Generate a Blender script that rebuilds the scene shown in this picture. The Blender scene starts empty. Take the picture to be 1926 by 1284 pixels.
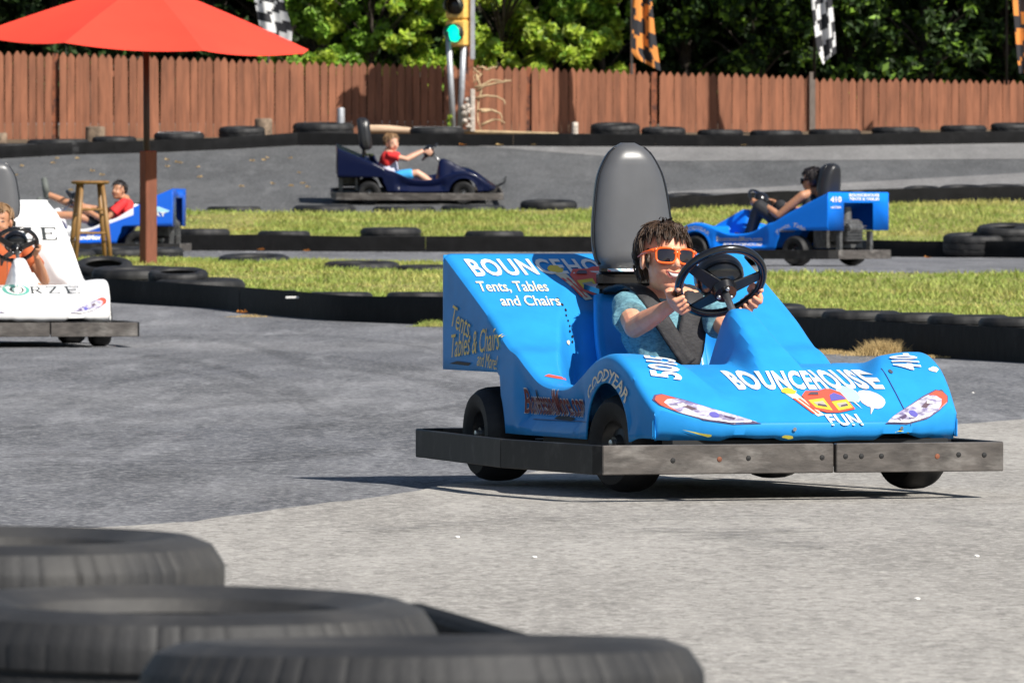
import bpy, bmesh, math, random
from mathutils import Vector, Matrix, noise
from mathutils.bvhtree import BVHTree
R = math.radians
random.seed(7)
SC = bpy.context.scene
COL = SC.collection

# ---------------------------------------------------------------- camera, sky, sun, exposure
FPX, HOR, CX, CAMZ = 16440.0, 393.0, 963.0, 0.93      # focal length and horizon in photo pixels, camera height
cam = bpy.data.cameras.new('camera'); co = bpy.data.objects.new('camera', cam); COL.objects.link(co)
cam.sensor_width = 36; cam.lens = FPX / 1926 * 36
cam.shift_y = -(642 - HOR) / 1926
cam.clip_start = 0.5; cam.clip_end = 3000
co.location = (0, 0, CAMZ); co.rotation_euler = (R(90), 0, 0)
cam.dof.use_dof = True; cam.dof.focus_distance = 29.4; cam.dof.aperture_fstop = 27
SC.camera = co
SUN_EL, SUN_A = 44, 46
sd = Vector((math.cos(R(SUN_EL)) * math.cos(R(SUN_A)), -math.cos(R(SUN_EL)) * math.sin(R(SUN_A)), math.sin(R(SUN_EL))))
w = bpy.data.worlds.new("World"); SC.world = w; w.use_nodes = True
nt = w.node_tree; bg = nt.nodes['Background']
sky = nt.nodes.new('ShaderNodeTexSky'); sky.sky_type = 'NISHITA'; sky.sun_disc = False
sky.sun_elevation = R(SUN_EL); sky.sun_rotation = math.atan2(sd.x, sd.y)
nt.links.new(sky.outputs[0], bg.inputs[0]); bg.inputs[1].default_value = 0.062
sl = bpy.data.lights.new('sun', 'SUN'); sl.energy = 4.8; sl.angle = R(0.5); sl.color = (1, .955, .88)
so = bpy.data.objects.new('sun', sl); COL.objects.link(so)
so.rotation_euler = sd.to_track_quat('Z', 'Y').to_euler()
vs = SC.view_settings; vs.view_transform = 'Standard'; vs.look = 'None'; vs.gamma = 1; vs.exposure = 0.55
SC.cycles.max_bounces = 6

# ---------------------------------------------------------------- picture <-> place
def lerp(a, b, t): return a + (b - a) * t
def key(tab, x):
    if x <= tab[0][0]: return tab[0][1]
    for (a, va), (b, vb) in zip(tab, tab[1:]):
        if x <= b: return lerp(va, vb, (x - a) / (b - a))
    return tab[-1][1]
def skey(tab, x):                                      # smooth (monotone-ish) interpolation
    n = len(tab)
    if x <= tab[0][0]: return tab[0][1]
    if x >= tab[-1][0]: return tab[-1][1]
    for i in range(n - 1):
        if x <= tab[i + 1][0]:
            x0, y0 = tab[i]; x1, y1 = tab[i + 1]; h = x1 - x0; t = (x - x0) / h
            def sl_(j):
                if j <= 0 or j >= n - 1:
                    a, b = (0, 1) if j <= 0 else (n - 2, n - 1)
                    return (tab[b][1] - tab[a][1]) / (tab[b][0] - tab[a][0])
                return (tab[j + 1][1] - tab[j - 1][1]) / (tab[j + 1][0] - tab[j - 1][0])
            m0, m1 = sl_(i) * h, sl_(i + 1) * h
            return (2*t**3 - 3*t*t + 1)*y0 + (t**3 - 2*t*t + t)*m0 + (-2*t**3 + 3*t*t)*y1 + (t**3 - t*t)*m1
def S(t): t = max(0, min(1, t)); return t * t * (3 - 2 * t)
PROF = [(-40, -.018), (40, -.018), (55, 0), (58, 0), (66, .02), (72, .06), (77, .1), (82, .2), (88, .33), (96, .33), (110, .36), (113, .55), (117, .88), (133, 1.9), (142, 2.3), (160, 2.7), (220, 3.6), (700, 5)]
def gz(D): return key(PROF, D)
def P(px, py, D): return Vector(((px - CX) * D / FPX, D, CAMZ - (py - HOR) * D / FPX))
def gD(py):
    a, b = 6.0, 150.0
    for _ in range(50):
        m = (a + b) / 2
        if HOR + FPX * (CAMZ - gz(m)) / m > py: a = m
        else: b = m
    return a
def G(px, py): D = gD(py); return Vector(((px - CX) * D / FPX, D, gz(D)))

# ---------------------------------------------------------------- materials
def nd(nt, typ, **kw):
    n = nt.nodes.new(typ)
    for k, v in kw.items(): setattr(n, k, v)
    return n
def mat(name, col, rough=.6, metal=0, var=0, vscale=8, bump=0, bscale=60, coat=0, col2=None, c2scale=6, c2lo=.5, c2hi=.6, island=0, stretch=(1, 1, 1), trans=0, sss=0, emit=0, spec=.5, bdist=.01, detail=4, chips=None):
    m = bpy.data.materials.new(name); m.use_nodes = True; nt = m.node_tree; b = nt.nodes['Principled BSDF']; L = nt.links.new
    b.inputs['Roughness'].default_value = rough; b.inputs['Metallic'].default_value = metal
    b.inputs['Coat Weight'].default_value = coat; b.inputs['Coat Roughness'].default_value = .08
    b.inputs['Specular IOR Level'].default_value = spec
    tc = nd(nt, 'ShaderNodeTexCoord'); mp = nd(nt, 'ShaderNodeMapping'); mp.inputs['Scale'].default_value = stretch
    L(tc.outputs['Object'], mp.inputs[0])
    rgb = nd(nt, 'ShaderNodeRGB'); rgb.outputs[0].default_value = (*col, 1); cur = rgb.outputs[0]
    def noise_(scale, det=detail):
        n = nd(nt, 'ShaderNodeTexNoise'); n.inputs['Scale'].default_value = scale; n.inputs['Detail'].default_value = det
        n.inputs['Roughness'].default_value = .6; L(mp.outputs[0], n.inputs['Vector']); return n
    def mix(fac, a, bb, mode='MIX'):
        x = nd(nt, 'ShaderNodeMix', data_type='RGBA', blend_type=mode)
        if isinstance(fac, float): x.inputs[0].default_value = fac
        else: L(fac, x.inputs[0])
        L(a, x.inputs[6])
        if isinstance(bb, tuple): x.inputs[7].default_value = (*bb, 1)
        else: L(bb, x.inputs[7])
        return x.outputs[2]
    def rng(src, lo, hi, a=0, bb=1):
        r = nd(nt, 'ShaderNodeMapRange'); L(src, r.inputs[0])
        for i, v in enumerate((lo, hi, a, bb)): r.inputs[i + 1].default_value = v
        return r.outputs[0]
    if col2:
        n = noise_(c2scale); cur = mix(rng(n.outputs[0], c2lo, c2hi), cur, col2)
    if var:
        n = noise_(vscale); v = rng(n.outputs[0], .3, .7, 1 - var, 1 + var)
        h = nd(nt, 'ShaderNodeVectorMath', operation='SCALE'); L(cur, h.inputs[0]); L(v, h.inputs['Scale']); cur = h.outputs[0]
    if island:
        g = nd(nt, 'ShaderNodeNewGeometry'); v = rng(g.outputs['Random Per Island'], 0, 1, 1 - island, 1 + island)
        h = nd(nt, 'ShaderNodeVectorMath', operation='SCALE'); L(cur, h.inputs[0]); L(v, h.inputs['Scale']); cur = h.outputs[0]
    if chips:
        n = noise_(chips[1], 3); cur = mix(rng(n.outputs[0], chips[2], chips[2] + .01), cur, chips[0])
    L(cur, b.inputs['Base Color'])
    if bump:
        n = noise_(bscale, 6); bp = nd(nt, 'ShaderNodeBump'); bp.inputs['Strength'].default_value = bump; bp.inputs['Distance'].default_value = bdist
        L(n.outputs[0], bp.inputs['Height']); L(bp.outputs[0], b.inputs['Normal'])
    if sss:
        b.inputs['Subsurface Weight'].default_value = sss; b.inputs['Subsurface Radius'].default_value = (.012, .004, .002); b.inputs['Subsurface Scale'].default_value = 1
    if emit:
        b.inputs['Emission Color'].default_value = (*col, 1); b.inputs['Emission Strength'].default_value = emit
    if trans:
        t = nd(nt, 'ShaderNodeBsdfTranslucent'); L(cur, t.inputs[0]); ms = nd(nt, 'ShaderNodeMixShader'); ms.inputs[0].default_value = trans
        o = nt.nodes['Material Output']; L(b.outputs[0], ms.inputs[1]); L(t.outputs[0], ms.inputs[2]); L(ms.outputs[0], o.inputs[0])
    return m
def asphalt(name, dark, light, agg, patch=.5, crack=True, pscale=.35):
    m = bpy.data.materials.new(name); m.use_nodes = True; nt = m.node_tree; b = nt.nodes['Principled BSDF']; L = nt.links.new
    b.inputs['Roughness'].default_value = .88; b.inputs['Specular IOR Level'].default_value = .25
    tc = nd(nt, 'ShaderNodeTexCoord')
    def N(scale, det=5, rough=.6, st=(1, 1, 1)):
        mp = nd(nt, 'ShaderNodeMapping'); mp.inputs['Scale'].default_value = st; L(tc.outputs['Object'], mp.inputs[0])
        n = nd(nt, 'ShaderNodeTexNoise'); n.inputs['Scale'].default_value = scale; n.inputs['Detail'].default_value = det; n.inputs['Roughness'].default_value = rough
        L(mp.outputs[0], n.inputs['Vector']); return n.outputs[0]
    def rng(src, lo, hi, a=0, bb=1):
        r = nd(nt, 'ShaderNodeMapRange'); L(src, r.inputs[0])
        for i, v in enumerate((lo, hi, a, bb)): r.inputs[i + 1].default_value = v
        return r.outputs[0]
    def mix(fac, a, c, mode='MIX'):
        x = nd(nt, 'ShaderNodeMix', data_type='RGBA', blend_type=mode); L(fac, x.inputs[0])
        for s, v in ((6, a), (7, c)):
            if isinstance(v, tuple): x.inputs[s].default_value = (*v, 1)
            else: L(v, x.inputs[s])
        return x.outputs[2]
    c = mix(rng(N(pscale, 4, .6, (1, .45, 1)), .35, .65), dark, light)
    c = mix(rng(N(.9, 7, .72, (1, .2, 1)), .44, .62, 0, .72 * patch), c, tuple(v * .52 for v in dark))        # tyre-darkened streaks
    c = mix(rng(N(4, 5, .7, (1, .10, 1)), .48, .66, 0, .55 * patch), c, tuple(v * .5 for v in dark))
    c = mix(rng(N(3, 5, .7, (1, .08, 1)), .55, .7, 0, .5 * patch), c, tuple(min(1, v * 1.5) for v in light))
    sp = N(38, 3, .75, (1, .35, 1)); c = mix(rng(sp, .45, .72, 0, .6), c, agg)                                    # pale aggregate
    sp2 = N(30, 3, .75, (1, .3, 1)); c = mix(rng(sp2, .5, .68, 0, .55), c, tuple(v * .42 for v in dark))
    L(c, b.inputs['Base Color'])
    bp = nd(nt, 'ShaderNodeBump'); bp.inputs['Strength'].default_value = .7; bp.inputs['Distance'].default_value = .008
    L(N(80, 5, .75), bp.inputs['Height']); L(bp.outputs[0], b.inputs['Normal'])
    return m
M = {
 'pale': asphalt('pale_asphalt', (.30, .282, .258), (.38, .36, .332), (.60, .57, .52), .5),
 'mid': asphalt('worn_asphalt', (.115, .118, .132), (.21, .21, .22), (.42, .42, .42), 1.0),
 'dark': asphalt('dark_asphalt', (.078, .081, .085), (.125, .126, .128), (.26, .26, .26), .8),
 'band': asphalt('grey_asphalt', (.17, .167, .168), (.235, .23, .225), (.33, .32, .31)),
 'soil': mat('soil', (.10, .07, .04), .95, var=.35, vscale=3, bump=.6, bscale=20, bdist=.03),
 'turf': mat('turf', (.20, .21, .05), .95, var=.3, vscale=2, col2=(.24, .19, .06), c2scale=.9, c2lo=.45, c2hi=.7, bump=.5, bscale=30, bdist=.02),
 'blade': mat('grass_blade', (.29, .37, .075), .7, island=.4, col2=(.52, .45, .15), c2scale=1.3, c2lo=.45, c2hi=.66, trans=.35, stretch=(.5, 1, 1)),
 'straw': mat('dry_straw', (.50, .36, .16), .8, island=.35, trans=.2),
 'board': mat('black_edging', (.0045, .0045, .005), .75, var=.5, vscale=5, bump=.3, bscale=9, bdist=.02, col2=(.016, .015, .015), c2scale=3, c2lo=.6, c2hi=.8, spec=.18),
 'rubber': mat('tyre_rubber', (.012, .012, .013), .62, var=.35, vscale=9, bump=.25, bscale=90, bdist=.004, col2=(.032, .031, .03), c2scale=6, c2lo=.45, c2hi=.78, spec=.35),
 'rubber_near': mat('dusty_tyre_rubber', (.019, .019, .020), .68, var=.3, vscale=7, bump=.35, bscale=70, bdist=.003, col2=(.05, .047, .043), c2scale=5, c2lo=.45, c2hi=.8, spec=.5),
 'sidewall': mat('white_sidewall', (.5, .5, .5), .6, var=.2),
 'fence': mat('stained_picket', (.265, .104, .054), .75, island=.16, var=.30, vscale=2.2, stretch=(6, 6, .7), bump=.3, bscale=40, bdist=.004),
 'fencepost': mat('weathered_post', (.16, .13, .11), .85, var=.3, vscale=14, stretch=(3, 3, .4)),
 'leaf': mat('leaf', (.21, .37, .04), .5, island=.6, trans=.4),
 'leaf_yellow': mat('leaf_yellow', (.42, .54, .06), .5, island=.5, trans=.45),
 'leaf_shaded': mat('leaf_shaded', (.022, .046, .010), .6, island=.7, trans=.2, spec=.25),  # leaf green darkened so the colour itself carries the shade
 'leaf_fall': mat('autumn_leaf', (.45, .17, .03), .7, island=.3, trans=.3),
 'leaf_tan': mat('tan_leaf', (.52, .36, .16), .7, island=.3, trans=.3),
 'bark': mat('bark', (.045, .034, .025), .9, var=.4, vscale=20, bump=.8, bscale=20, bdist=.02, stretch=(2, 2, .4)),
 'vine': mat('dry_vine', (.45, .33, .19), .8, var=.3),
 'rust': mat('rusty_brown_post', (.22, .07, .03), .7, var=.4, vscale=12, col2=(.08, .03, .02), c2scale=8),
 'galv': mat('galvanised_steel', (.42, .43, .45), .45, .4, var=.15, vscale=15),
 'stone': mat('pale_stone', (.48, .42, .36), .8, var=.4, vscale=18, bump=.7, bscale=14, bdist=.03),
 'sig': mat('signal_yellow', (.78, .47, .11), .45, var=.2, vscale=14),
 'sigblack': mat('signal_black', (.015, .02, .015), .4),
 'siggreen': mat('signal_green', (0, .95, .55), .2, emit=1.0),
 'siglens': mat('signal_dark_lens', (.03, .02, .01), .2),
 'umb': mat('red_canvas', (.90, .06, .03), .75, var=.06, vscale=2, trans=.15),
 'pole': mat('dark_pole', (.035, .02, .015), .5),
 'postwood': mat('brown_painted_post', (.17, .055, .028), .7, var=.2, vscale=10, stretch=(3, 3, .5)),
 'stool': mat('oak_wood', (.23, .125, .04), .5, var=.3, vscale=18, stretch=(1, 1, .3)),
 'log': mat('peeled_log', (.52, .36, .24), .8, var=.25, vscale=10, stretch=(.3, 2, 2)),
 'stump': mat('grey_stump', (.18, .13, .09), .9, var=.5, vscale=14, bump=.7, bscale=25),
 'black': mat('matt_black', (.008, .008, .008), .6),
 'gloss': mat('gloss_black', (.008, .008, .009), .22, coat=.4),
 'vinyl': mat('black_vinyl', (.082, .083, .087), .36, bump=.08, bscale=240, bdist=.001, var=.08),
 'vinyl_dark': mat('dark_vinyl', (.018, .018, .02), .35),
 'steel': mat('steel', (.5, .5, .5), .3, .9),
 'rim': mat('black_rim', (.03, .03, .03), .35, .3),
 'alu': mat('worn_grey_board', (.085, .075, .068), .45, .15, var=.4, vscale=9, col2=(.21, .195, .18), c2scale=5, c2lo=.5, c2hi=.75, stretch=(1, 1, 3), bump=.25, bscale=22, bdist=.005),
 'bumpblack': mat('scuffed_black_board', (.010, .0095, .009), .6, spec=.3, var=.4, vscale=9, col2=(.035, .034, .033), c2scale=9, c2lo=.55, c2hi=.8, bump=.2, bscale=30, bdist=.003),
 'tyremark': mat('tyre_mark', (.03, .03, .034), .8),
 'white': mat('lettering_white', (.82, .80, .76), .5, var=.06, vscale=60),
 'cream': mat('lettering_cream', (.80, .72, .52), .5, var=.1, vscale=60),
 'gold': mat('lettering_gold', (.80, .60, .15), .5, var=.15, vscale=50),
 'redink': mat('lettering_dark_red', (.16, .012, .012), .5),  # dark red ink of the side lettering
 'navyink': mat('lettering_navy', (.03, .05, .16), .5),
 'ink': mat('lettering_black', (.03, .035, .035), .5),
 'teal': mat('teal_ring', (.10, .36, .29), .5),
 'greyink': mat('faded_lettering', (.5, .5, .53), .5),
 'silver': mat('sticker_silver', (.50, .48, .55), .4, var=.35, vscale=50, col2=(.20, .17, .30), c2scale=34, c2lo=.47, c2hi=.60, stretch=(1, .7, 1.6)),
 'stred': mat('sticker_red', (.80, .10, .06), .4),
 'stblue': mat('sticker_violet', (.13, .12, .42), .3),
 'stout': mat('sticker_outline', (.10, .07, .13), .4),
 'styel': mat('sticker_yellow', (.85, .62, .05), .4),
 'stsky': mat('sticker_sky', (.40, .70, .85), .4),
 'stpink': mat('sticker_pink', (.82, .66, .68), .4),
 'stgrey': mat('sticker_grey', (.42, .38, .32), .4),
 'stdark': mat('sticker_shade', (.12, .08, .10), .4),
 'chip': mat('chipped_yellow', (.72, .62, .08), .6),
 'skin': mat('skin', (.76, .365, .22), .5, col2=(.72, .28, .17), c2scale=24, c2lo=.45, c2hi=.7, var=.06, vscale=30, sss=.12, bump=.05, bscale=120, bdist=.002, spec=.4),
 'skin_pale': mat('skin_pale', (.64, .36, .25), .5, sss=.2),
 'skin_tan': mat('skin_tan', (.44, .21, .115), .5, sss=.2),
 'lip': mat('lips', (.50, .14, .12), .35, sss=.2),
 'teeth': mat('teeth', (.80, .76, .70), .3),
 'mouthin': mat('mouth_inside', (.10, .02, .02), .5),
 'eye': mat('eye', (.03, .02, .015), .3),
 'hair': mat('dark_brown_hair', (.052, .030, .018), .45, island=.5, spec=.35),
 'hair_blond': mat('sandy_hair', (.26, .15, .07), .5, island=.35),
 'hair_black': mat('black_hair', (.014, .01, .01), .4, island=.3),
 'orange': mat('orange_frame', (.95, .13, .012), .25, coat=.5),
 'lens': mat('dark_lens', (.012, .008, .012), .06, coat=.6),
 'tee': mat('teal_heather_tee', (.15, .33, .385), .85, var=.22, vscale=130, bump=.35, bscale=16, bdist=.012, col2=(.09, .21, .27), c2scale=60, c2lo=.45, c2hi=.6, stretch=(1, 1, 2.2)),
 'harness': mat('harness_webbing', (.020, .019, .021), .7, bump=.5, bscale=25, bdist=.012, var=.2, vscale=20),
 'redtee': mat('red_tee', (.75, .03, .03), .8, var=.1),
 'greytee': mat('grey_tee', (.5, .5, .62), .8, var=.2),
 'blueshort': mat('blue_shorts', (.04, .36, .75), .8, var=.1),
 'blackcloth': mat('black_clothing', (.018, .018, .02), .7, var=.2),
 'orangetee': mat('orange_tee', (.50, .11, .03), .8),
 'greyshoe': mat('grey_shoe', (.10, .11, .10), .7),
 'flagw': mat('flag_white', (.78, .78, .78), .8, trans=.25),
 'flagb': mat('flag_black', (.025, .025, .03), .8, trans=.1),
 'flago': mat('flag_orange', (.85, .32, .07), .8, trans=.25),
 'engine': mat('engine_grey', (.12, .12, .12), .5, .5, var=.5, vscale=20),
 'seatgrey': mat('grey_seat_vinyl', (.20, .19, .18), .5),
 'bluepaint': mat('blue_fibreglass', (.022, .265, .66), .42, coat=.06, spec=.16, var=.09, vscale=7, chips=((.5, .5, .42), 38, .775), bump=.03, bscale=9, bdist=.01),
 'blue2': mat('bright_blue_fibreglass', (.006, .19, .80), .42, coat=.03, spec=.16),
 'navy': mat('navy_fibreglass', (.002, .005, .030), .3, coat=.2, spec=.2, chips=((.5, .55, .65), 9, .76)),
 'whitepaint': mat('white_fibreglass', (.80, .79, .78), .3, coat=.3, var=.02),
}
bw = mat('blue_white_fibreglass', (.006, .13, .68), .3, coat=.3)
nt = bw.node_tree; tc = nd(nt, 'ShaderNodeTexCoord'); sx = nd(nt, 'ShaderNodeSeparateXYZ'); nt.links.new(tc.outputs['Object'], sx.inputs[0])
ad = nd(nt, 'ShaderNodeMath', operation='MULTIPLY_ADD'); ad.inputs[1].default_value = .36; nt.links.new(sx.outputs['X'], ad.inputs[0]); nt.links.new(sx.outputs['Z'], ad.inputs[2])
cr = nd(nt, 'ShaderNodeMapRange'); nt.links.new(ad.outputs[0], cr.inputs[0]); cr.inputs[1].default_value = -.135; cr.inputs[2].default_value = -.125
lt = nd(nt, 'ShaderNodeMath', operation='GREATER_THAN'); lt.inputs[1].default_value = -1.78; nt.links.new(sx.outputs['X'], lt.inputs[0])
mm = nd(nt, 'ShaderNodeMath', operation='MULTIPLY'); nt.links.new(cr.outputs[0], mm.inputs[0]); nt.links.new(lt.outputs[0], mm.inputs[1])
mx = nd(nt, 'ShaderNodeMix', data_type='RGBA'); mx.inputs[6].default_value = (.006, .12, .66, 1); mx.inputs[7].default_value = (.8, .8, .82, 1)
nt.links.new(mm.outputs[0], mx.inputs[0]); nt.links.new(mx.outputs[2], nt.nodes['Principled BSDF'].inputs['Base Color'])
M['bluewhite'] = bw

# ---------------------------------------------------------------- mesh helpers
class MB:
    def __init__(s): s.v = []; s.f = []; s.m = []
    def add(s, vs_, fs, mi=0):
        b = len(s.v); s.v += [tuple(v) for v in vs_]; s.f += [tuple(i + b for i in f) for f in fs]; s.m += [mi] * len(fs)
    def box(s, c, d, rot=None, mi=0, taper=1, bev=0):
        hx, hy, hz = d[0] / 2, d[1] / 2, d[2] / 2; vs_ = []
        if bev:
            b = bev; rows = [(-hz, b), (-hz + b, 0), (hz - b, 0), (hz, b)]
            for z, o in rows:
                X, Y = hx - o, hy - o
                for x, y in ((-X + b, -Y), (X - b, -Y), (X, -Y + b), (X, Y - b), (X - b, Y), (-X + b, Y), (-X, Y - b), (-X, -Y + b)): vs_.append(Vector((x, y, z)))
            fs = [tuple(range(7, -1, -1)), tuple(range(24, 32))]
            for r in range(3):
                for i in range(8): fs.append((r * 8 + i, r * 8 + (i + 1) % 8, (r + 1) * 8 + (i + 1) % 8, (r + 1) * 8 + i))
        else:
            for z, t in ((-hz, 1), (hz, taper)):
                for x, y in ((-hx, -hy), (hx, -hy), (hx, hy), (-hx, hy)): vs_.append(Vector((x * t, y * t, z)))
            fs = [(3, 2, 1, 0), (4, 5, 6, 7), (0, 1, 5, 4), (1, 2, 6, 5), (2, 3, 7, 6), (3, 0, 4, 7)]
        if rot is not None: vs_ = [rot @ v for v in vs_]
        s.add([v + Vector(c) for v in vs_], fs, mi)
    def beam(s, a, b, w_, h, up=(0, 0, 1), mi=0, bev=0):
        a, b = Vector(a), Vector(b); d = b - a; x = d.normalized(); y = Vector(up).cross(x)
        y = y.normalized() if y.length > 1e-5 else Vector((0, 1, 0)); z = x.cross(y)
        s.box((a + b) / 2, (d.length, w_, h), Matrix((x, y, z)).transposed(), mi, bev=bev)
    def tube(s, pts, rad, n=8, closed=False, mi=0, flat=1, up=None):
        pts = [Vector(p) for p in pts]; k = len(pts)
        if not hasattr(rad, '__len__'): rad = [rad] * k
        prev = None; vs_ = []
        for i, p in enumerate(pts):
            if closed: t = pts[(i + 1) % k] - pts[i - 1]
            else: t = pts[min(i + 1, k - 1)] - pts[max(i - 1, 0)]
            t.normalize()
            if up is not None: u = Vector(up)
            elif prev is None: u = Vector((0, 0, 1)) if abs(t.z) < .9 else Vector((1, 0, 0))
            else: u = prev
            a = (u - t * u.dot(t)); a.normalize(); prev = a; b = t.cross(a)
            for j in range(n):
                q = 2 * math.pi * j / n; vs_.append(p + (a * math.cos(q) * flat + b * math.sin(q)) * rad[i])
        fs = []
        for i in range(k if closed else k - 1):
            for j in range(n): fs.append((i * n + j, i * n + (j + 1) % n, ((i + 1) % k) * n + (j + 1) % n, ((i + 1) % k) * n + j))
        if not closed: fs += [tuple(range(n - 1, -1, -1)), tuple((k - 1) * n + j for j in range(n))]
        s.add(vs_, fs, mi)
    def ell(s, c, r, rot=None, nu=16, nv=10, mi=0):
        vs_ = []; c = Vector(c)
        for i in range(nv + 1):
            th = math.pi * i / nv
            for j in range(nu):
                ph = 2 * math.pi * j / nu
                v = Vector((r[0] * math.sin(th) * math.cos(ph), r[1] * math.sin(th) * math.sin(ph), r[2] * math.cos(th)))
                vs_.append(c + (rot @ v if rot is not None else v))
        fs = [(i * nu + j, (i + 1) * nu + j, (i + 1) * nu + (j + 1) % nu, i * nu + (j + 1) % nu) for i in range(nv) for j in range(nu)]
        s.add(vs_, fs, mi)
    def cap(s, a, b, r0, r1, n=12):
        a, b = Vector(a), Vector(b); s.tube([a, b], [r0, r1], n); s.ell(a, (r0,) * 3, nu=n, nv=8); s.ell(b, (r1,) * 3, nu=n, nv=8)
    def chain(s, pts, rs, n=12):
        for i in range(len(pts) - 1): s.cap(pts[i], pts[i + 1], rs[i], rs[i + 1], n)
    def lathe(s, prof, n=32, axis='z', c=(0, 0, 0), mi=0, closed=False, fn=None):
        vs_ = []; k = len(prof)
        for j in range(n):
            q = 2 * math.pi * j / n
            for i, (r, z) in enumerate(prof):
                if fn: r = fn(i, j, r)
                v = (r * math.cos(q), r * math.sin(q), z)
                if axis == 'y': v = (v[0], v[2], v[1])
                if axis == 'x': v = (v[2], v[0], v[1])
                vs_.append(Vector(v) + Vector(c))
        fs = []
        for j in range(n):
            for i in range(k if closed else k - 1):
                i2 = (i + 1) % k; f = (j * k + i, ((j + 1) % n) * k + i, ((j + 1) % n) * k + i2, j * k + i2)
                fs.append(f if axis != 'y' else f[::-1])
        s.add(vs_, fs, mi)
    def build(s, name, mats, parent=None, smooth=False, auto=None):
        me = bpy.data.meshes.new(name); me.from_pydata(s.v, [], s.f)
        if not isinstance(mats, (list, tuple)): mats = [mats]
        for m in mats: me.materials.append(M[m] if isinstance(m, str) else m)
        me.polygons.foreach_set('material_index', s.m)
        if smooth or auto: me.polygons.foreach_set('use_smooth', [True] * len(me.polygons))
        me.update()
        if auto: me.set_sharp_from_angle(angle=R(auto))
        o = bpy.data.objects.new(name, me); COL.objects.link(o)
        if parent is not None: o.parent = parent
        return o
def tag(o, label=None, cat=None, group=None, kind=None):
    if label: o['label'] = label
    if cat: o['category'] = cat
    if group: o['group'] = group
    if kind: o['kind'] = kind
    return o
def empty(name, mw=None):
    o = bpy.data.objects.new(name, None); COL.objects.link(o); o.empty_display_size = .2
    if mw is not None: o.matrix_world = mw
    return o
def evalmesh(o, mods):                                  # bake a remesh / smooth stack into the mesh
    for typ, kw in mods:
        m = o.modifiers.new(typ.lower(), typ)
        for k, v in kw.items(): setattr(m, k, v)
    dg = bpy.context.evaluated_depsgraph_get(); dg.update()
    me = bpy.data.meshes.new_from_object(o.evaluated_get(dg)); mt = list(o.data.materials)
    o.modifiers.clear(); o.data = me
    if not me.materials:
        for m in mt: me.materials.append(m)
    me.polygons.foreach_set('use_smooth', [True] * len(me.polygons)); return o

# ---------------------------------------------------------------- ground
xs = [-300, -120, -60, -30, -15, -8, -4, 0, 4, 8, 15, 30, 60, 120, 300]
ys = sorted(set([-30, 0, 10, 20, 30, 45, 200, 400, 700, 1200] + [p[0] for p in PROF if p[0] > 50] + [i for i in range(58, 160, 2)]))
b = MB(); b.add([(x, y, gz(y)) for y in ys for x in xs], [(j * 15 + i, j * 15 + i + 1, (j + 1) * 15 + i + 1, (j + 1) * 15 + i) for j in range(len(ys) - 1) for i in range(14)])
tag(b.build('track_surface', 'mid'), kind='structure')
def edge_D(pts, px):                                   # pts in photo pixels -> depth along that edge at column px
    return gD(key(pts, px))
def band(name, near, far, m, dz, x0=-800, x1=2750, n=110, nearD=None, wob=0):
    b = MB(); cols = []
    K = 14
    for i in range(n + 1):
        px = lerp(x0, x1, i / n)
        a = nearD if nearD else edge_D(near, px); c = edge_D(far, px)
        if wob: c += wob * noise.noise(Vector((px * .02, 1, 0))) ; a += 0 if nearD else wob * noise.noise(Vector((px * .02, 5, 0)))
        # world column: keep x constant through the band so the strip is a real sheet
        cols.append([(((px - CX) * lerp(a, c, k / K) / FPX), lerp(a, c, k / K)) for k in range(K + 1)])
    for c in cols: b.v += [(x, y, gz(y) + dz) for x, y in c]
    for i in range(n):
        for k in range(K): b.f.append((i * (K + 1) + k, (i + 1) * (K + 1) + k, (i + 1) * (K + 1) + k + 1, i * (K + 1) + k + 1)); b.m.append(0)
    return tag(b.build(name, m), kind='structure')
band('pale_road_surface', None, [(-200, 1015), (350, 984), (500, 962), (720, 935), (900, 903), (1300, 850), (1800, 800), (1926, 789), (2100, 778)], 'pale', .004, nearD=4, wob=.25)
BAR1 = [(-160, 549), (60, 553), (145, 559), (200, 568), (400, 580), (500, 592), (620, 603), (840, 612), (1000, 621), (1430, 653), (1700, 669), (1926, 682), (2090, 692)]
ISL_A = [(-160, 487), (250, 486), (430, 492), (850, 497), (1000, 500), (1400, 514), (1926, 517), (2090, 518)]
BAR2 = [(-160, 462), (320, 471), (850, 474), (1100, 474), (1300, 478), (1660, 483), (1926, 485), (2090, 487)]
ISL_B = [(-160, 400), (330, 398), (600, 402), (850, 400), (1250, 394), (1600, 386), (1926, 380), (2090, 378)]
FARB = [(-160, 312), (0, 299), (150, 291), (280, 288), (420, 282), (560, 274), (800, 275), (1200, 277), (1500, 277), (1926, 270), (2090, 268)]
up = lambda t, d: [(x, y - d) for x, y in t]
band('grass_island', up(BAR1, 4), ISL_A, 'turf', .012)
band('grass_bank', up(BAR2, 3), ISL_B, 'turf', .012, x0=240)
band('upper_track', up(ISL_B, 0), FARB, 'dark', .004)
band('pale_track_strip', [(900, 276), (1100, 292), (1250, 304), (1926, 300), (2090, 298)], [(900, 275), (1200, 276), (1500, 276), (1926, 269), (2090, 267)], 'band', .008, x0=900)
band('grey_track_strip', [(1250, 366), (1500, 362), (1926, 347), (2090, 345)], [(1250, 362), (1500, 350), (1926, 326), (2090, 322)], 'band', .008, x0=1250)
band('bare_soil', up(FARB, 2), [(-160, 236), (2090, 236)], 'soil', .012)

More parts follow.
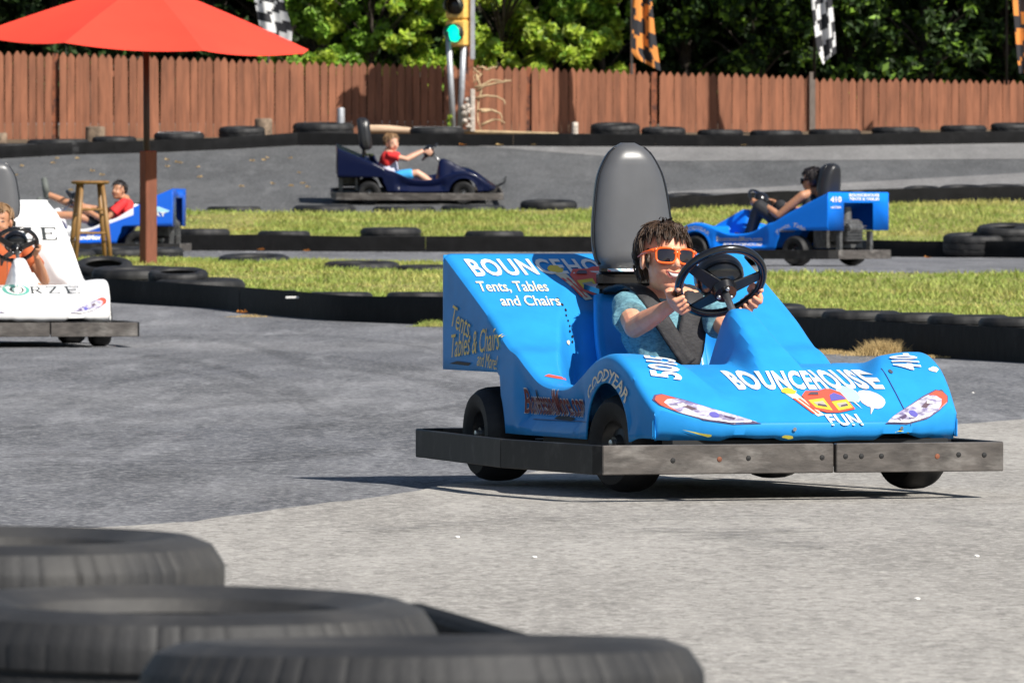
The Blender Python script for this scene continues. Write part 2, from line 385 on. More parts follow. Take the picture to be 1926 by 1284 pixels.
def blades(name, near, far, m, n, hmin, hmax, x0=-60, x1=2000, skip=None):
    b = MB(); rnd = random.Random(3)
    for _ in range(n):
        px = rnd.uniform(x0, x1); a = edge_D(near, px); c = edge_D(far, px)
        D = lerp(a, c, rnd.random()); x = (px - CX) * D / FPX
        if skip and skip(px, D): continue
        dens = noise.noise(Vector((x * .9, D * .35, 0)))
        if dens < -.35 and rnd.random() < .5: continue
        h = rnd.uniform(hmin, hmax) * (1 + .7 * dens); q = rnd.uniform(0, 6.28); ww = .007 + .006 * rnd.random()
        dx, dy = math.cos(q) * ww, math.sin(q) * ww; lx, ly = rnd.gauss(0, .5) * h, rnd.gauss(0, .5) * h; z = gz(D) + .01
        b.add([(x - dx, D - dy, z), (x + dx, D + dy, z), (x + lx, D + ly, z + h)], [(0, 1, 2)])
    return b.build(name, m)
tag(blades('grass', up(BAR1, 4), ISL_A, 'blade', 110000, .022, .055, x0=-400, x1=2400), 'short yellow green grass on the nearer island between the black kerbs', 'grass', kind='stuff')
tag(blades('grass', up(BAR2, 3), ISL_B, 'blade', 56000, .03, .07, x0=270, x1=2400), 'short yellow green grass on the bank behind the middle black kerb', 'grass', kind='stuff')

m_ = M['tyremark']; nt = m_.node_tree; al = nd(nt, 'ShaderNodeTexNoise'); al.inputs['Scale'].default_value = 5; al.inputs['Detail'].default_value = 8; al.inputs['Roughness'].default_value = .75
tcx = nd(nt, 'ShaderNodeTexCoord'); nt.links.new(tcx.outputs['Object'], al.inputs['Vector']); mr = nd(nt, 'ShaderNodeMapRange'); nt.links.new(al.outputs[0], mr.inputs[0])
for i_, v_ in enumerate((.42, .70, 0, .38)): mr.inputs[i_ + 1].default_value = v_
nt.links.new(mr.outputs[0], nt.nodes['Principled BSDF'].inputs['Alpha'])
for k_, pts_ in enumerate(([(-60, 700), (150, 668), (330, 660), (520, 680), (700, 720), (860, 790)], [(-60, 735), (160, 700), (360, 688), (560, 706), (760, 760)], [(260, 640), (430, 632), (620, 650), (800, 700)], [(-60, 800), (150, 812), (380, 800), (600, 770), (820, 748)], [(-60, 862), (200, 866), (420, 850), (640, 818)], [(560, 905), (700, 872), (850, 850)], [(1790, 742), (1860, 730), (1990, 722)], [(1000, 1010), (1300, 990), (1600, 1000), (1950, 1040)])):
    b = MB(); W = []
    P_ = [G(*p) for p in pts_]; n_ = len(P_)
    for i in range(n_ - 1):
        p0, p1, p2, p3 = P_[max(0, i - 1)], P_[i], P_[i + 1], P_[min(n_ - 1, i + 2)]
        for j in range(8):
            u = j / 8; q = .5 * ((2 * p1) + (p2 - p0) * u + (2 * p0 - 5 * p1 + 4 * p2 - p3) * u * u + (3 * p1 - p0 - 3 * p2 + p3) * u ** 3); W.append(q)
    for off_ in (-.55, .55):
        b0 = len(b.v)
        for i, q in enumerate(W):
            t_ = (W[min(i + 1, len(W) - 1)] - W[max(i - 1, 0)]); t_.z = 0; t_.normalize(); nn = Vector((-t_.y, t_.x, 0))
            for e_ in (-.075, .075):
                v = q + nn * (off_ + e_ * (1 + .3 * math.sin(i))); b.v.append((v.x, v.y, gz(v.y) + .0075 + .0008 * k_))
        for i in range(len(W) - 1): b.f.append((b0 + 2 * i, b0 + 2 * i + 1, b0 + 2 * i + 3, b0 + 2 * i + 2)); b.m.append(0)
    tag(b.build('tyre_marks', 'tyremark'), kind='structure')

# ---------------------------------------------------------------- black edging boards
def kerb(pts, h, label, group, joints, h_tab=None, th=.05):
    n = len(joints) - 1
    for i in range(n):
        b = MB(); a, c = joints[i], joints[i + 1]; K = max(3, int((c - a) / 25)); ring = []
        for k in range(K + 1):
            px = lerp(a, c, k / K); g = G(px, key(pts, px)); hh = h * (1 + .10 * noise.noise(Vector((g.x * .8, g.y * .3, 3)))); ofs = .05 * noise.noise(Vector((g.x * .7, 4, 1)))
            if k == 0: g = g + Vector((.004, 0, 0))
            y = g.y + ofs; z0 = gz(y) - .03
            ring.append([(g.x, y, z0), (g.x, y - .004, z0 + hh * .6), (g.x, y, z0 + .03 + hh - .008), (g.x, y + .008, z0 + .03 + hh), (g.x, y + th - .008, z0 + .03 + hh), (g.x, y + th, z0 + .03 + hh - .008), (g.x, y + th, z0)])
        for r in ring: b.v += r
        for k in range(K):
            for j in range(7): b.f.append((k * 7 + j, (k + 1) * 7 + j, (k + 1) * 7 + (j + 1) % 7, k * 7 + (j + 1) % 7)); b.m.append(0)
        b.f += [tuple(range(6, -1, -1)), tuple(K * 7 + j for j in range(7))]; b.m += [0, 0]
        o = b.build('edging_board', 'board', auto=35)
        tag(o, label[i], 'kerb board', group)
kerb(BAR1, .205, ['black edging board behind the white go-kart at the left edge', 'black edging board just right of the white go-kart', 'black edging board in front of the grass, left of the bounce house kart', 'black edging board passing behind the boy in the blue kart', 'tall black edging board with dry grass at its foot on the right'], 'black boards edging the nearer grass island', [-800, 130, 450, 860, 1400, 2700])
kerb(BAR2, .20, ['black edging board behind the wooden stool', 'black edging board in front of the grass bank below the navy kart', 'black edging board hidden partly by the black headrest', 'black edging board behind the departing blue kart', 'black edging board right of the departing blue kart'], 'black boards edging the grass bank', [-800, 320, 800, 1240, 1640, 2700])
kerb(FARB, .19, ['sagging black edging board left of the umbrella pole', 'black edging board along the fence foot right of the umbrella pole', 'black edging board behind the navy kart', 'black edging board below the flat tyres, above the black headrest', 'black edging board along the far right of the fence'], 'black boards edging the far side of the track', [-800, 215, 560, 965, 1232, 2700])
BRC = [(1660, 395), (1720, 384), (1926, 377), (2090, 376)]
BRD = [(1340, 392), (1480, 386), (1660, 383)]
kerb([(1240, 400), (1340, 395), (1480, 387), (1660, 384), (1926, 378), (2090, 376)], .2, ['black edging board behind the woman in the departing kart', 'black edging board under the stacked tyres at the right edge'], 'black boards behind the grass bank', [1250, 1655, 2080])

# ---------------------------------------------------------------- tyres
def tyre_mesh(name, n, Ro=.31, Ri=.19, W=.2, tread=True, m='rubber', white=False, gd=1, ridges=False):
    b = MB(); hw = W / 2
    half = [(Ri, .72), (Ri + .012, .88), (Ri + .05, 1.0), (Ro - .045, 1.0), (Ro - .018, .9), (Ro - .004, .70), (Ro, .62), (Ro, .36), (Ro - .009, .34), (Ro - .009, .27), (Ro, .25), (Ro + .001, 0.04)]
    if ridges: half[3:3] = [(Ri + .058, 1.0), (Ri + .060, 1.012), (Ri + .064, 1.012), (Ri + .066, 1.0)]
    prof = [(r, -z * hw) for r, z in half] + [(r, z * hw) for r, z in half[::-1]]
    prof += [(Ro - .02, hw * .62), (Ro - .02, -hw * .62)][:0]
    inner = [(Ri + .008, hw * .6), (Ro - .025, hw * .75), (Ro - .025, -hw * .75), (Ri + .008, -hw * .6)]
    prof += inner; k = len(half)
    def fn(i, j, r):
        if not tread: return r
        ii = i if i < k else 2 * k - 1 - i
        if i >= 2 * k: return r
        if ridges and ii >= 3: ii -= 4
        if ridges: gd_ = gd * (.4 + 1.2 * abs(noise.noise(Vector((j // 5 * .37, 2, 0)))))
        else: gd_ = gd
        if ii in (4, 5, 6, 7): return r - gd_ * (.010 if (j % 5 == 0) else 0) * (1 if ii > 4 else .6)
        if ii in (10, 11): return r - gd_ * (.009 if (j % 5 == 2) else 0)
        return r
    b.lathe(prof, n, closed=True, fn=fn)
    if white:
        K = len(prof)
        for idx in range(len(b.f)):
            i = idx % K
            if i == 2 * k - 4 or i == 3: b.m[idx] = 1
    o = b.build(name, [m, 'sidewall'], auto=30); return o
T_far = tyre_mesh('tyre', 60); T_near = tyre_mesh('tyre', 360, .33, .2, .21, m='rubber_near', gd=.34, ridges=True); T_white = tyre_mesh('tyre', 60, white=True)
used = set()
def tyre(src, loc, label, group, tilt=0, spin=0, s=1, tdir=0):
    if src.name not in used: used.add(src.name); o = src
    else: o = src.copy(); COL.objects.link(o)
    o.matrix_world = Matrix.Translation(loc) @ Matrix.Rotation(R(tdir), 4, 'Z') @ Matrix.Rotation(R(tilt), 4, 'X') @ Matrix.Rotation(R(spin), 4, 'Z') @ Matrix.Scale(s, 4)
    return tag(o, label, 'tyre', group)
# foreground: three two-high stacks, the lower ones hidden but for their edges
for (px, pyt, D, lab, ti, sp) in ((-15, 1008, 12.4, 'dusty tyre at the left edge, farthest of the three foreground tyre stacks', 1.0, 0), (330, 1128, 11.0, 'dusty tyre with deep tread blocks, middle of the foreground tyre stacks', 1.5, 13), (795, 1196, 9.7, 'big blurred tyre closest to the camera, topmost at the bottom edge', -1.5, 40)):
    c = P(px, pyt, D); zt = c.z
    tyre(T_near, (c.x, D, zt - .105), lab, 'foreground tyre stacks', ti, sp, 1.0 if D > 10 else .95, 20)
    for kk in (1, 2):
        zc = zt - .105 - .213 * kk
        if zc > .05: tyre(T_near, (c.x + .03 * (-1) ** kk, D + .02, zc), 'tyre under the ' + lab.replace('tyre ', 'one ', 1), 'foreground tyre stacks', 0, sp + 31 * kk, 1.0)
b = MB(); a0 = P(765, 1141, 12.07); a1 = P(1640, 1332, 9.0)
for zz, hh in ((.095, .185), (.289, .195)):
    b.beam((a0.x, a0.y, zz), (a1.x, a1.y, zz), .05, hh, bev=.008)
o = b.build('edging_board', 'board'); tag(o, 'black edging board behind the foreground tyres at the bottom edge', 'kerb board')

def row(items, group, base_tab, where, src=None):
    # items: (px centre, py of top edge, half width px, [kind], [tilt])
    n = len(items)
    for i, it in enumerate(items):
        px, pyt, hwp = it[:3]; kind = it[3] if len(it) > 3 else ''; tilt = it[4] if len(it) > 4 else 0
        D = gD(key(base_tab, px)); s = min(max(hwp * D / FPX / .31, .85), 1.75); ofs = it[5] if len(it) > 5 else .31 * s + .09
        q = px
        for _ in range(30):
            A = G(q, key(base_tab, q)); B_ = G(q + 5, key(base_tab, q + 5)); t_ = (B_ - A); t_.z = 0; t_.normalize(); nn = Vector((-t_.y, t_.x, 0)); nn = nn if nn.y > 0 else -nn
            C_ = A + nn * ofs; e_ = CX + C_.x * FPX / C_.y - px; q -= e_ * .7
        D = C_.y; z = CAMZ - (pyt - HOR) * D / FPX - .1 * s; z = min(z, gz(D) + .34)
        use = {'w': T_white, '': T_far}[kind]
        lab = where[i] if isinstance(where, list) else where
        tyre(use, ((px - CX) * D / FPX, D, max(z, gz(D) - .1 * s)), lab, group, tilt, i * 37, s, 0)
row([(255, 503, 85, '', 3), (195, 492, 40, '', 14), (375, 524, 88, '', 2), (335, 508, 50, '', 8), (505, 546, 56, '', 0), (640, 549, 62, '', 0), (790, 549, 62, '', 0)], 'tyres lying behind the nearer kerb', BAR1,
    ['large black tyre with visible tread behind the kerb, right of the white kart', 'tilted tyre flap poking up right behind the white kart', 'flat tyre second along the nearer kerb from the white kart', 'tilted tyre edge poking up between two flat tyres near the wooden post', 'low flat tyre behind the kerb, left of the small white strip', 'thin edge of a tyre just right of the small white strip', 'flat tyre behind the kerb touching the tail of the bounce house kart'])
row([(1445, 572, 60, '', 2), (1520, 580, 62), (1620, 584, 64), (1722, 588, 62), (1822, 592, 62), (1920, 596, 62), (2010, 600, 62)], 'tyres lying behind the nearer kerb', BAR1,
    ['flattened tyre behind the right kerb, nearest the steering wheel', 'second flattened tyre behind the right kerb counting from the kart', 'third flattened tyre behind the right kerb, above the dry grass tuft', 'fourth flattened tyre behind the right kerb', 'fifth flattened tyre behind the right kerb, with pale scuffs', 'last flattened tyre behind the kerb at the right edge', 'flattened tyre behind the kerb just cut by the right edge'])
LINE = [(300, 492), (470, 492), (700, 500), (900, 503)]
row([(478, 480, 68, '', 4, 0), (680, 492, 72, '', 2, 0), (800, 499, 55, '', 2, 0), (905, 500, 60, '', 0, 0), (300, 466, 45, '', 2, 0), (225, 466, 60, '', 3, 0), (120, 470, 60, '', 3, 0)], 'tyres along the middle strip', [(100, 490), (300, 488), (478, 496), (680, 507), (905, 512)],
    ['tyre lying left-most on the grass edge right of the brown post', 'half sunk tyre on the grass edge, middle of three', 'dark tyre on the grass edge just left of the blue kart tail', 'tyre on the grass edge hidden behind the blue kart tail', 'grey tyre directly right of the brown post foot', 'black tyre behind the legs of the wooden stool', 'black tyre between the white kart and the stool'])
row([(378, 430, 55), (534, 434, 50), (735, 428, 58, '', 1), (930, 434, 56), (1835, 440, 62, '', 4, .2), (1900, 424, 64, '', 6, .6), (1965, 426, 62, '', 2, .9)], 'tyres on the middle kerb', BAR2,
    ['flat tyre on the middle kerb, nearest the brown post', 'second flat tyre on the middle kerb from the brown post', 'thick tyre sitting high on the middle kerb below the navy kart', 'flat tyre on the middle kerb above the bounce house lettering', 'low tyre lying on grass right of the departing kart', 'large tyre leaning on another at the right edge', 'tyre mostly cut by the right edge above the middle kerb'])
row([(440, 388, 52), (610, 386, 60, '', 1), (760, 388, 60), (890, 386, 62), (1032, 377, 54, '', 3), (1296, 366, 48, '', 6), (1420, 366, 58), (1520, 362, 56), (1600, 358, 40)], 'tyres below the upper track', ISL_B,
    ['low tyre on the far grass edge left of the navy kart', 'dusty tyre below the rear wheel of the navy kart', 'tyre below the middle of the navy kart', 'tyre below the front wheel of the navy kart', 'tyre with raised rim between navy kart and black headrest', 'round tyre showing its hole right of the black headrest', 'tyre behind the knees of the woman driver', 'tyre behind the woman driver', 'tyre peeping over the deck of the departing kart'])
row([(1735, 353, 38, '', 8), (1812, 350, 46, '', 5), (1882, 349, 46, '', 5), (1950, 350, 46)], 'tyres behind the right grass bank', [(1700, 383), (2000, 376)],
    ['leaning tyre just right of the departing kart behind the grass', 'tyre in the pile behind the grass, second from the departing kart', 'tyre in the pile behind the grass, third from the departing kart', 'tyre behind the grass cut by the right edge'])
row([(1157, 233, 47, '', 5), (1248, 240, 42, '', 4), (1355, 244, 44), (1460, 245, 50), (1570, 243, 50), (1685, 239, 46), (1812, 236, 44), (1905, 232, 42, '', 3)], 'tyres at the fence foot right of the signal', FARB,
    ['raised flat tyre at the fence foot, leftmost on the right side', 'second flat tyre along the right fence foot with visible hole', 'third flat tyre along the right fence foot', 'fourth flat tyre along the right fence foot', 'fifth flat tyre along the right fence foot', 'sixth flat tyre along the right fence foot', 'seventh flat tyre along the right fence foot', 'eighth flat tyre along the fence foot at the right edge'])
row([(455, 239, 44, '', 4), (608, 231, 58, '', 2), (606, 250, 58), (215, 257, 42, '', 2), (337, 249, 48, 'w', 3), (822, 239, 52, 'w', 2), (110, 262, 60), (20, 270, 55)], 'tyres at the fence foot left of the signal', FARB,
    ['tilted flat tyre at the fence foot left of the tyre pile', 'upper tyre of the pair stacked left of the navy kart headrest', 'lower tyre of the pair stacked left of the navy kart headrest', 'thin tyre at the fence foot right of the left stump', 'tyre with a white sidewall at the fence foot right of the umbrella pole', 'shiny white-walled tyre at the fence foot below the dark shadow', 'sunken tyre under the fence at the left', 'sunken tyre in the left corner below the fence'])

# ---------------------------------------------------------------- fence
def fence_line(px):
    top = key([(-160, 90), (0, 97), (300, 108), (600, 117), (840, 121), (990, 126), (1226, 136), (1526, 144), (1926, 150), (2090, 153)], px)
    D = key([(-160, 134.6), (2090, 140)], px)
    return D, top
fr = tag(empty('picket_fence', Matrix.Translation(P(963, 240, 138.5))), 'long reddish brown pointed picket fence along the back of the track', 'fence')
joints = [-800, -360, 98, 112, 545, 991, 1000, 1222, 1240, 1528, 2090, 2750]
inv = fr.matrix_world.inverted()
for a, c in zip(joints, joints[1:]):
    if c - a < 20: continue
    b = MB(); x0 = (a - CX) * fence_line(a)[0] / FPX; x1 = (c - CX) * fence_line(c)[0] / FPX
    sp = .119; n = max(1, int(round((x1 - x0) / sp)))
    off = random.uniform(-.06, .06)
    for i in range(n):
        x = x0 + (i + .5) * (x1 - x0) / n; px = CX + x * FPX / 138; D, top = fence_line(px); px = CX + x * FPX / D
        D, top = fence_line(px); zt = P(px, top, D).z + random.uniform(-.012, .012) + off * .3; zb = gz(D) - .1; wv = .0555; t = .018
        y = D + off * .15 + random.uniform(-.004, .004) + (.010 if i % 2 else 0) + .03 * math.sin(i * .45 + a); lean = random.gauss(0, .006)
        pr = [(-wv, zb), (wv, zb), (wv, zt - .075), (.016, zt - .012), (0, zt), (-.016, zt - .012), (-wv, zt - .075)]
        vs_ = [(x + u + lean * (z - zb), y - t / 2, z) for u, z in pr] + [(x + u + lean * (z - zb), y + t / 2, z) for u, z in pr]
        m = 7; b.add([inv @ Vector(v) for v in vs_], [tuple(range(m)), tuple(range(2 * m - 1, m - 1, -1))] + [(j, j + m, (j + 1) % m + m, (j + 1) % m) for j in range(m)])
    for dz in (.25, .78):
        fa, fc = fence_line(a), fence_line(c)
        pa = Vector((x0, fa[0] + .085, lerp(gz(fa[0]), P(a, fa[1], fa[0]).z, dz))); pb = Vector((x1, fc[0] + .085, lerp(gz(fc[0]), P(c, fc[1], fc[0]).z, dz)))
        b.beam(inv @ pa, inv @ pb, .04, .09)
    b.build('picket_panel', 'fence', fr)
for px, dh in ((104, 0), (545, -.05), (995, 0), (1190, .12), (1230, 0), (1528, .07), (1893, -.02)):
    D, top = fence_line(px); D += .13 if px not in (1528,) else -.06; z1 = P(px, top, D).z + dh; z0 = gz(D) - .1; x = (px - CX) * D / FPX
    b = MB(); b.box(inv @ Vector((x, D, (z0 + z1) / 2)), (.09, .09, z1 - z0), taper=.97); b.build('fence_post', 'fencepost' if px == 1528 else 'rust', fr)

# ---------------------------------------------------------------- trees
def leaf_quad(b, c, r, rnd, mi, nrm=None):
    n = Vector((rnd.gauss(0, .6), rnd.gauss(0, .6) - .35, rnd.gauss(0, .5) + .55)); n.normalize()
    a = n.orthogonal().normalized(); q = rnd.uniform(0, 6.28); bb = n.cross(a); u = a * math.cos(q) + bb * math.sin(q); v = n.cross(u)
    fold = n * r * .18
    b.add([c - u * r, c - v * r * .55 + fold, c + u * r * 1.1, c + v * r * .55 + fold], [(0, 1, 2), (0, 2, 3)], mi)
def tree(name, x, y, base, hgt, clumps, nleaf, size, mats, label, cat, group, trunk_r=.12, seed=1, lean=0):
    rnd = random.Random(seed); root = tag(empty(name, Matrix.Translation((x, y, base))), label, cat, group)
    t = MB(); top = Vector((lean, 0, hgt)); pts = [Vector((lean * s_ + rnd.gauss(0, .05) * hgt * .1, rnd.gauss(0, .03), hgt * s_)) for s_ in (0, .2, .45, .7, .95)]
    t.tube(pts, [trunk_r * k for k in (1.25, 1, .75, .5, .2)], 8)
    for c, r in clumps:
        c = Vector(c); s_ = min(.8, max(.15, c.z / hgt * .6)); st = pts[0].lerp(pts[-1], s_)
        mid = st.lerp(c, .55) + Vector((0, 0, .12)); t.tube([st, mid, c], [trunk_r * .3, trunk_r * .15, trunk_r * .04], 5)
    t.build('trunk', 'bark', root, smooth=True)
    cr = MB(); tot = sum(r ** 2 for _, r in clumps)
    for c, r in clumps:
        c = Vector(c); k = int(nleaf * r * r / tot)
        subs = [c + Vector((rnd.gauss(0, .5), rnd.gauss(0, .45), rnd.gauss(0, .42))) * r for _ in range(max(4, int(7 * r / .5)))]
        dark = rnd.random()
        for _ in range(k):
            sc = rnd.choice(subs); d = Vector((rnd.gauss(0, 1), rnd.gauss(0, 1), rnd.gauss(0, .7))); d.normalize()
            p = sc + d * r * .34 * (rnd.random() ** .4)
            mi = 0 if rnd.random() < .75 else 1
            leaf_quad(cr, p, size * rnd.uniform(.6, 1.3), rnd, mi)
    cr.build('crown', mats, root)
    return root
def cl(rnd, n, rx, ry, z0, z1, r0, r1): return [((rnd.uniform(-rx, rx), rnd.uniform(-ry, ry), rnd.uniform(z0, z1)), rnd.uniform(r0, r1)) for _ in range(n)]
SX = 137 / FPX
def wx(px, D): return (px - CX) * D / FPX
# lit, leafy maples and shrubs leaning over the fence in the middle
lit = [(590, 142.2, 2.3, 'ivy-green bush over the fence behind the right tip of the red umbrella'), (700, 141.8, 2.1, 'bright yellow green maple sapling left of the traffic signal'), (790, 142.6, 2.5, 'leafy young tree directly behind the traffic signal'), (945, 141.8, 2.4, 'bright leafy maple right of the traffic signal'), (1040, 142.2, 2.3, 'lush yellow green maple left of the orange checkered flag'), (1135, 142.4, 2.2, 'small bright bush beside the orange checkered flag')]
for i, (px, D, h, lab) in enumerate(lit):
    rnd = random.Random(50 + i); c = cl(rnd, 26, .95, .6, .9, 3.1, .22, .42)
    if px == 945: c += [((.62 + rnd.uniform(-.55, .55), -7.1 + rnd.uniform(-.3, .3), rnd.uniform(2.5, 3.3)), .42) for _ in range(13)] + [((-.1 + rnd.uniform(-.4, .4), -6.2 + rnd.uniform(-.2, .2), rnd.uniform(2.3, 2.9)), .34) for _ in range(7)]
    tree('maple_tree', wx(px, D), D, gz(D) - .1, 2.6, c, 10500 if px != 945 else 22000, .075, ['leaf_yellow' if i in (1, 3, 4) else 'leaf', 'leaf'], lab, 'tree', 'sunlit young trees behind the fence', .05, 60 + i)
# shaded trees; tall crowns overhang them, and their leaf colour is darkened as shade
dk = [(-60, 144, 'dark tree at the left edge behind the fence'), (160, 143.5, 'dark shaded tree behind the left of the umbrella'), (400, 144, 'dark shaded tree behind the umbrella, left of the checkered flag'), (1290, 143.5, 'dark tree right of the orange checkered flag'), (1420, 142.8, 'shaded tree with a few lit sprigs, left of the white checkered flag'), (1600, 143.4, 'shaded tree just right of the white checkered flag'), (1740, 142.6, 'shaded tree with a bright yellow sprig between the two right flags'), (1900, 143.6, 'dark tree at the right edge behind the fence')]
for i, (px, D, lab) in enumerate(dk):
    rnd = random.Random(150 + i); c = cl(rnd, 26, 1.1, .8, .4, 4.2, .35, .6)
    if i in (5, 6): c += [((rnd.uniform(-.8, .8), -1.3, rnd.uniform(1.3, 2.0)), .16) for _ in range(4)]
    tree('shaded_tree', wx(px, D), D, gz(D) - .1, 4.3, c, 5200, .085, ['leaf_shaded', 'leaf_shaded' if i < 4 else 'leaf'], lab, 'tree', 'shaded trees behind the fence', .11, 160 + i)
tall = [(-420, 146, 3), (-150, 148, 1), (120, 145.5, 2), (330, 148.5, 5), (540, 147, 3), (760, 149, 2), (980, 147.5, 4), (1210, 146.5, 2), (1400, 145.5, 1), (1580, 147.5, 3), (1760, 145.5, 4), (1960, 147, 2), (2200, 146, 5), (2450, 146, 3), (2700, 146, 1), (-680, 146, 4)]
names = ['far left outside the frame', 'at the left edge', 'behind the left of the umbrella', 'behind the umbrella crown', 'behind the left checkered flag', 'left behind the signal', 'right behind the signal', 'behind the orange flag', 'between the orange and white flags', 'behind the white flag', 'right of the white flag', 'at the right edge', 'beyond the right edge', 'second beyond the right edge', 'farthest out on the right', 'farthest out on the left']
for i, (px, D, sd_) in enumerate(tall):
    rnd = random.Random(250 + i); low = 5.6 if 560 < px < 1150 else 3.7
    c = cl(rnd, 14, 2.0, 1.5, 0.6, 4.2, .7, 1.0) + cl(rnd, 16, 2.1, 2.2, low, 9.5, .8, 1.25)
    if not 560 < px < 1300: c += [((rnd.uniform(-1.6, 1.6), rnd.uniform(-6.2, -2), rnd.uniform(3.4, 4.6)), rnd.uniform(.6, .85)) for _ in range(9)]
    tree('tall_tree', wx(px, D), D, gz(D) - .1, 9, c, 11000, .13, ['leaf_shaded', 'leaf_shaded'], 'tall dense dark tree of the wood ' + names[i], 'tree', 'tall trees of the dark wood', .2, 260 + i)
# woodland behind the tall trees, in the same leaf colour darkened as shade
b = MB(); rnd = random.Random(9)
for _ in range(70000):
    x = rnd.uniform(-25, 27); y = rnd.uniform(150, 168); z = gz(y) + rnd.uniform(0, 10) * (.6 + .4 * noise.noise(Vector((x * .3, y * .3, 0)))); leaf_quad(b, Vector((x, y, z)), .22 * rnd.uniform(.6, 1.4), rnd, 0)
tag(b.build('woodland', 'leaf_shaded'), 'deep dark woodland closing the view behind the fence', 'woodland', kind='stuff')

# ---------------------------------------------------------------- leaves on the track
def fallen(px, py, m, lab, s=.05, grp='fallen leaves on the track'):
    g = G(px, py); b = MB(); rnd = random.Random(int(px * 7 + py)); pts = []
    for k in range(10):
        q = 6.28 * k / 10; r = s * (1 if k % 2 == 0 else .55) * rnd.uniform(.8, 1.2); pts.append((math.cos(q) * r, math.sin(q) * r, .02 + .03 * rnd.random() * (k % 2)))
    b.add([(0, 0, .012)] + pts, [(0, 1 + k, 1 + (k + 1) % 10) for k in range(10)])
    o = b.build('fallen_leaf', m); o.location = (g.x, g.y, g.z + .012); tag(o, lab, 'leaf', grp)
rnd = random.Random(4)
for i in range(26):
    px, py = rnd.uniform(0, 620), 300 + rnd.random() ** 1.6 * 70
    if 225 < px < 310: continue
    fallen(px, py, 'leaf_tan', 'small tan fallen leaf on the dark upper track at left', .045)
for px, py, w_ in ((1005, 276, 1), (1110, 276, 0), (1400, 277, 1), (1590, 275, 0), (1622, 272, 0), (940, 276, 1), (870, 276, 0)):
    fallen(px, py, 'leaf_fall' if w_ == 0 else 'leaf_tan', 'orange fallen leaf against the far black kerb', .07, 'fallen leaves at the far kerb')
for px, py in ((455, 594), (490, 474), (462, 470), (575, 476), (1745, 489), (1600, 487)):
    fallen(px, py, 'leaf_fall', 'orange fallen leaf beside a black kerb', .055, 'fallen leaves beside the kerbs')
def tuft(px, py, wpx, hpx, n, m, lab, cat, flat=0):
    g = G(px, py); k = g.y / FPX; b = MB(); rnd = random.Random(int(px))
    for _ in range(n):
        x = rnd.gauss(0, .33) * wpx * k; y = rnd.gauss(0, .03); h = hpx * k * rnd.uniform(.3, 1) * math.exp(-(x / (wpx * k * .6)) ** 2); l = rnd.gauss(0, .5)
        b.add([(x - .003, y, 0), (x + .003, y, 0), (x + l * h + .001, y + rnd.gauss(0, .3) * h, h)], [(0, 1, 2)])
    o = b.build(cat.replace(' ', '_'), m); o.location = (g.x, g.y, g.z + .004); tag(o, lab, cat)
tuft(1660, 670, 90, 36, 1300, 'straw', 'dry straw tuft against the right kerb behind the blue kart nose', 'dry grass')
tuft(1560, 667, 90, 12, 600, 'straw', 'low heap of dry straw left of the bigger straw tuft', 'dry grass clump')
tuft(1730, 674, 120, 8, 500, 'straw', 'thin line of straw along the kerb right of the tuft', 'dry grass strip')
tuft(815, 615, 60, 16, 700, 'blade', 'small green weeds at the kerb foot left of the blue kart tail', 'weeds')
tuft(470, 597, 60, 7, 260, 'straw', 'little heap of straw at the bend of the left kerb', 'dry grass heap')
for px, py, lab in ((1005, 1052, 'tiny white pebble on the pale road above the nearest tyre'), (1725, 1131, 'tiny white pebble on the pale road at the lower right'), (1837, 1050, 'tiny white pebble on the pale road below the front bumper end'), (1830, 741, 'small white scrap on the road right of the kart nose'), (860, 1014, 'tiny white chip on the road left of centre')):
    g = G(px, py); b = MB(); b.ell((0, 0, .003), (.008, .008, .004), nu=7, nv=5); o = b.build('pebble', 'white'); o.location = (g.x, g.y, g.z + .004); tag(o, lab, 'pebble', 'white specks on the road')
b = MB(); g = G(570, 600); b.beam((g.x - .15, g.y + .55, .215), (g.x + .14, g.y + .5, .217), .05, .018, bev=.003)
tag(b.build('white_strip', 'white'), 'small white plastic strip lying on the left kerb', 'plastic strip')

# ---------------------------------------------------------------- fence-foot things
def stump(px, pyt, pyb, wpx, m, lab, name, cat, lean=0):
    D = 133.6; g = Vector((wx(px, D), D, 0)); z1 = P(px, pyt, D).z; z0 = min(P(px, pyb, D).z, gz(D)) - .12; r = wpx / 2 * D / FPX
    b = MB(); rnd = random.Random(px); K = 14; prof = [0, .3, .7, .97, 1]; rr = [1.06, 1.0, .98, .97, .86]
    vs_ = []
    for t, k in zip(prof, rr):
        for j in range(K):
            q = 6.283 * j / K; r2 = r * k * (1 + .07 * math.sin(3 * q + px)); vs_.append((g.x + r2 * math.cos(q), D + r2 * math.sin(q), lerp(z0, z1, t)))
    fs = [(i * K + j, i * K + (j + 1) % K, (i + 1) * K + (j + 1) % K, (i + 1) * K + j) for i in range(4) for j in range(K)] + [tuple(4 * K + j for j in range(K))]
    b.add(vs_, fs); tag(b.build(name, m, auto=50), lab, cat)
stump(179, 238, 262, 38, 'stump', 'short grey tree stump at the left fence foot', 'tree_stump', 'stump')
stump(496, 223, 252, 34, 'stump', 'dark cut stump left of the tyre pile at the fence foot', 'tree_stump', 'stump')
stump(2, 250, 266, 22, 'stump', 'stump at the left edge under the fence', 'tree_stump', 'stump')
stump(641, 203, 236, 15, 'galv', 'short grey pipe post standing behind the stacked tyres', 'pipe_post', 'post')
stump(1081, 230, 252, 13, 'stone', 'small pale stake right of the dry vine at the fence foot', 'wooden_stake', 'stake')
b = MB(); b.tube([P(690, 243, 134.2), P(730, 243, 134.2), P(772, 246, 134.2)], [.065, .062, .05], 12); tag(b.build('fallen_log', 'log', auto=40), 'peeled tan log lying at the fence foot behind the navy kart', 'log')
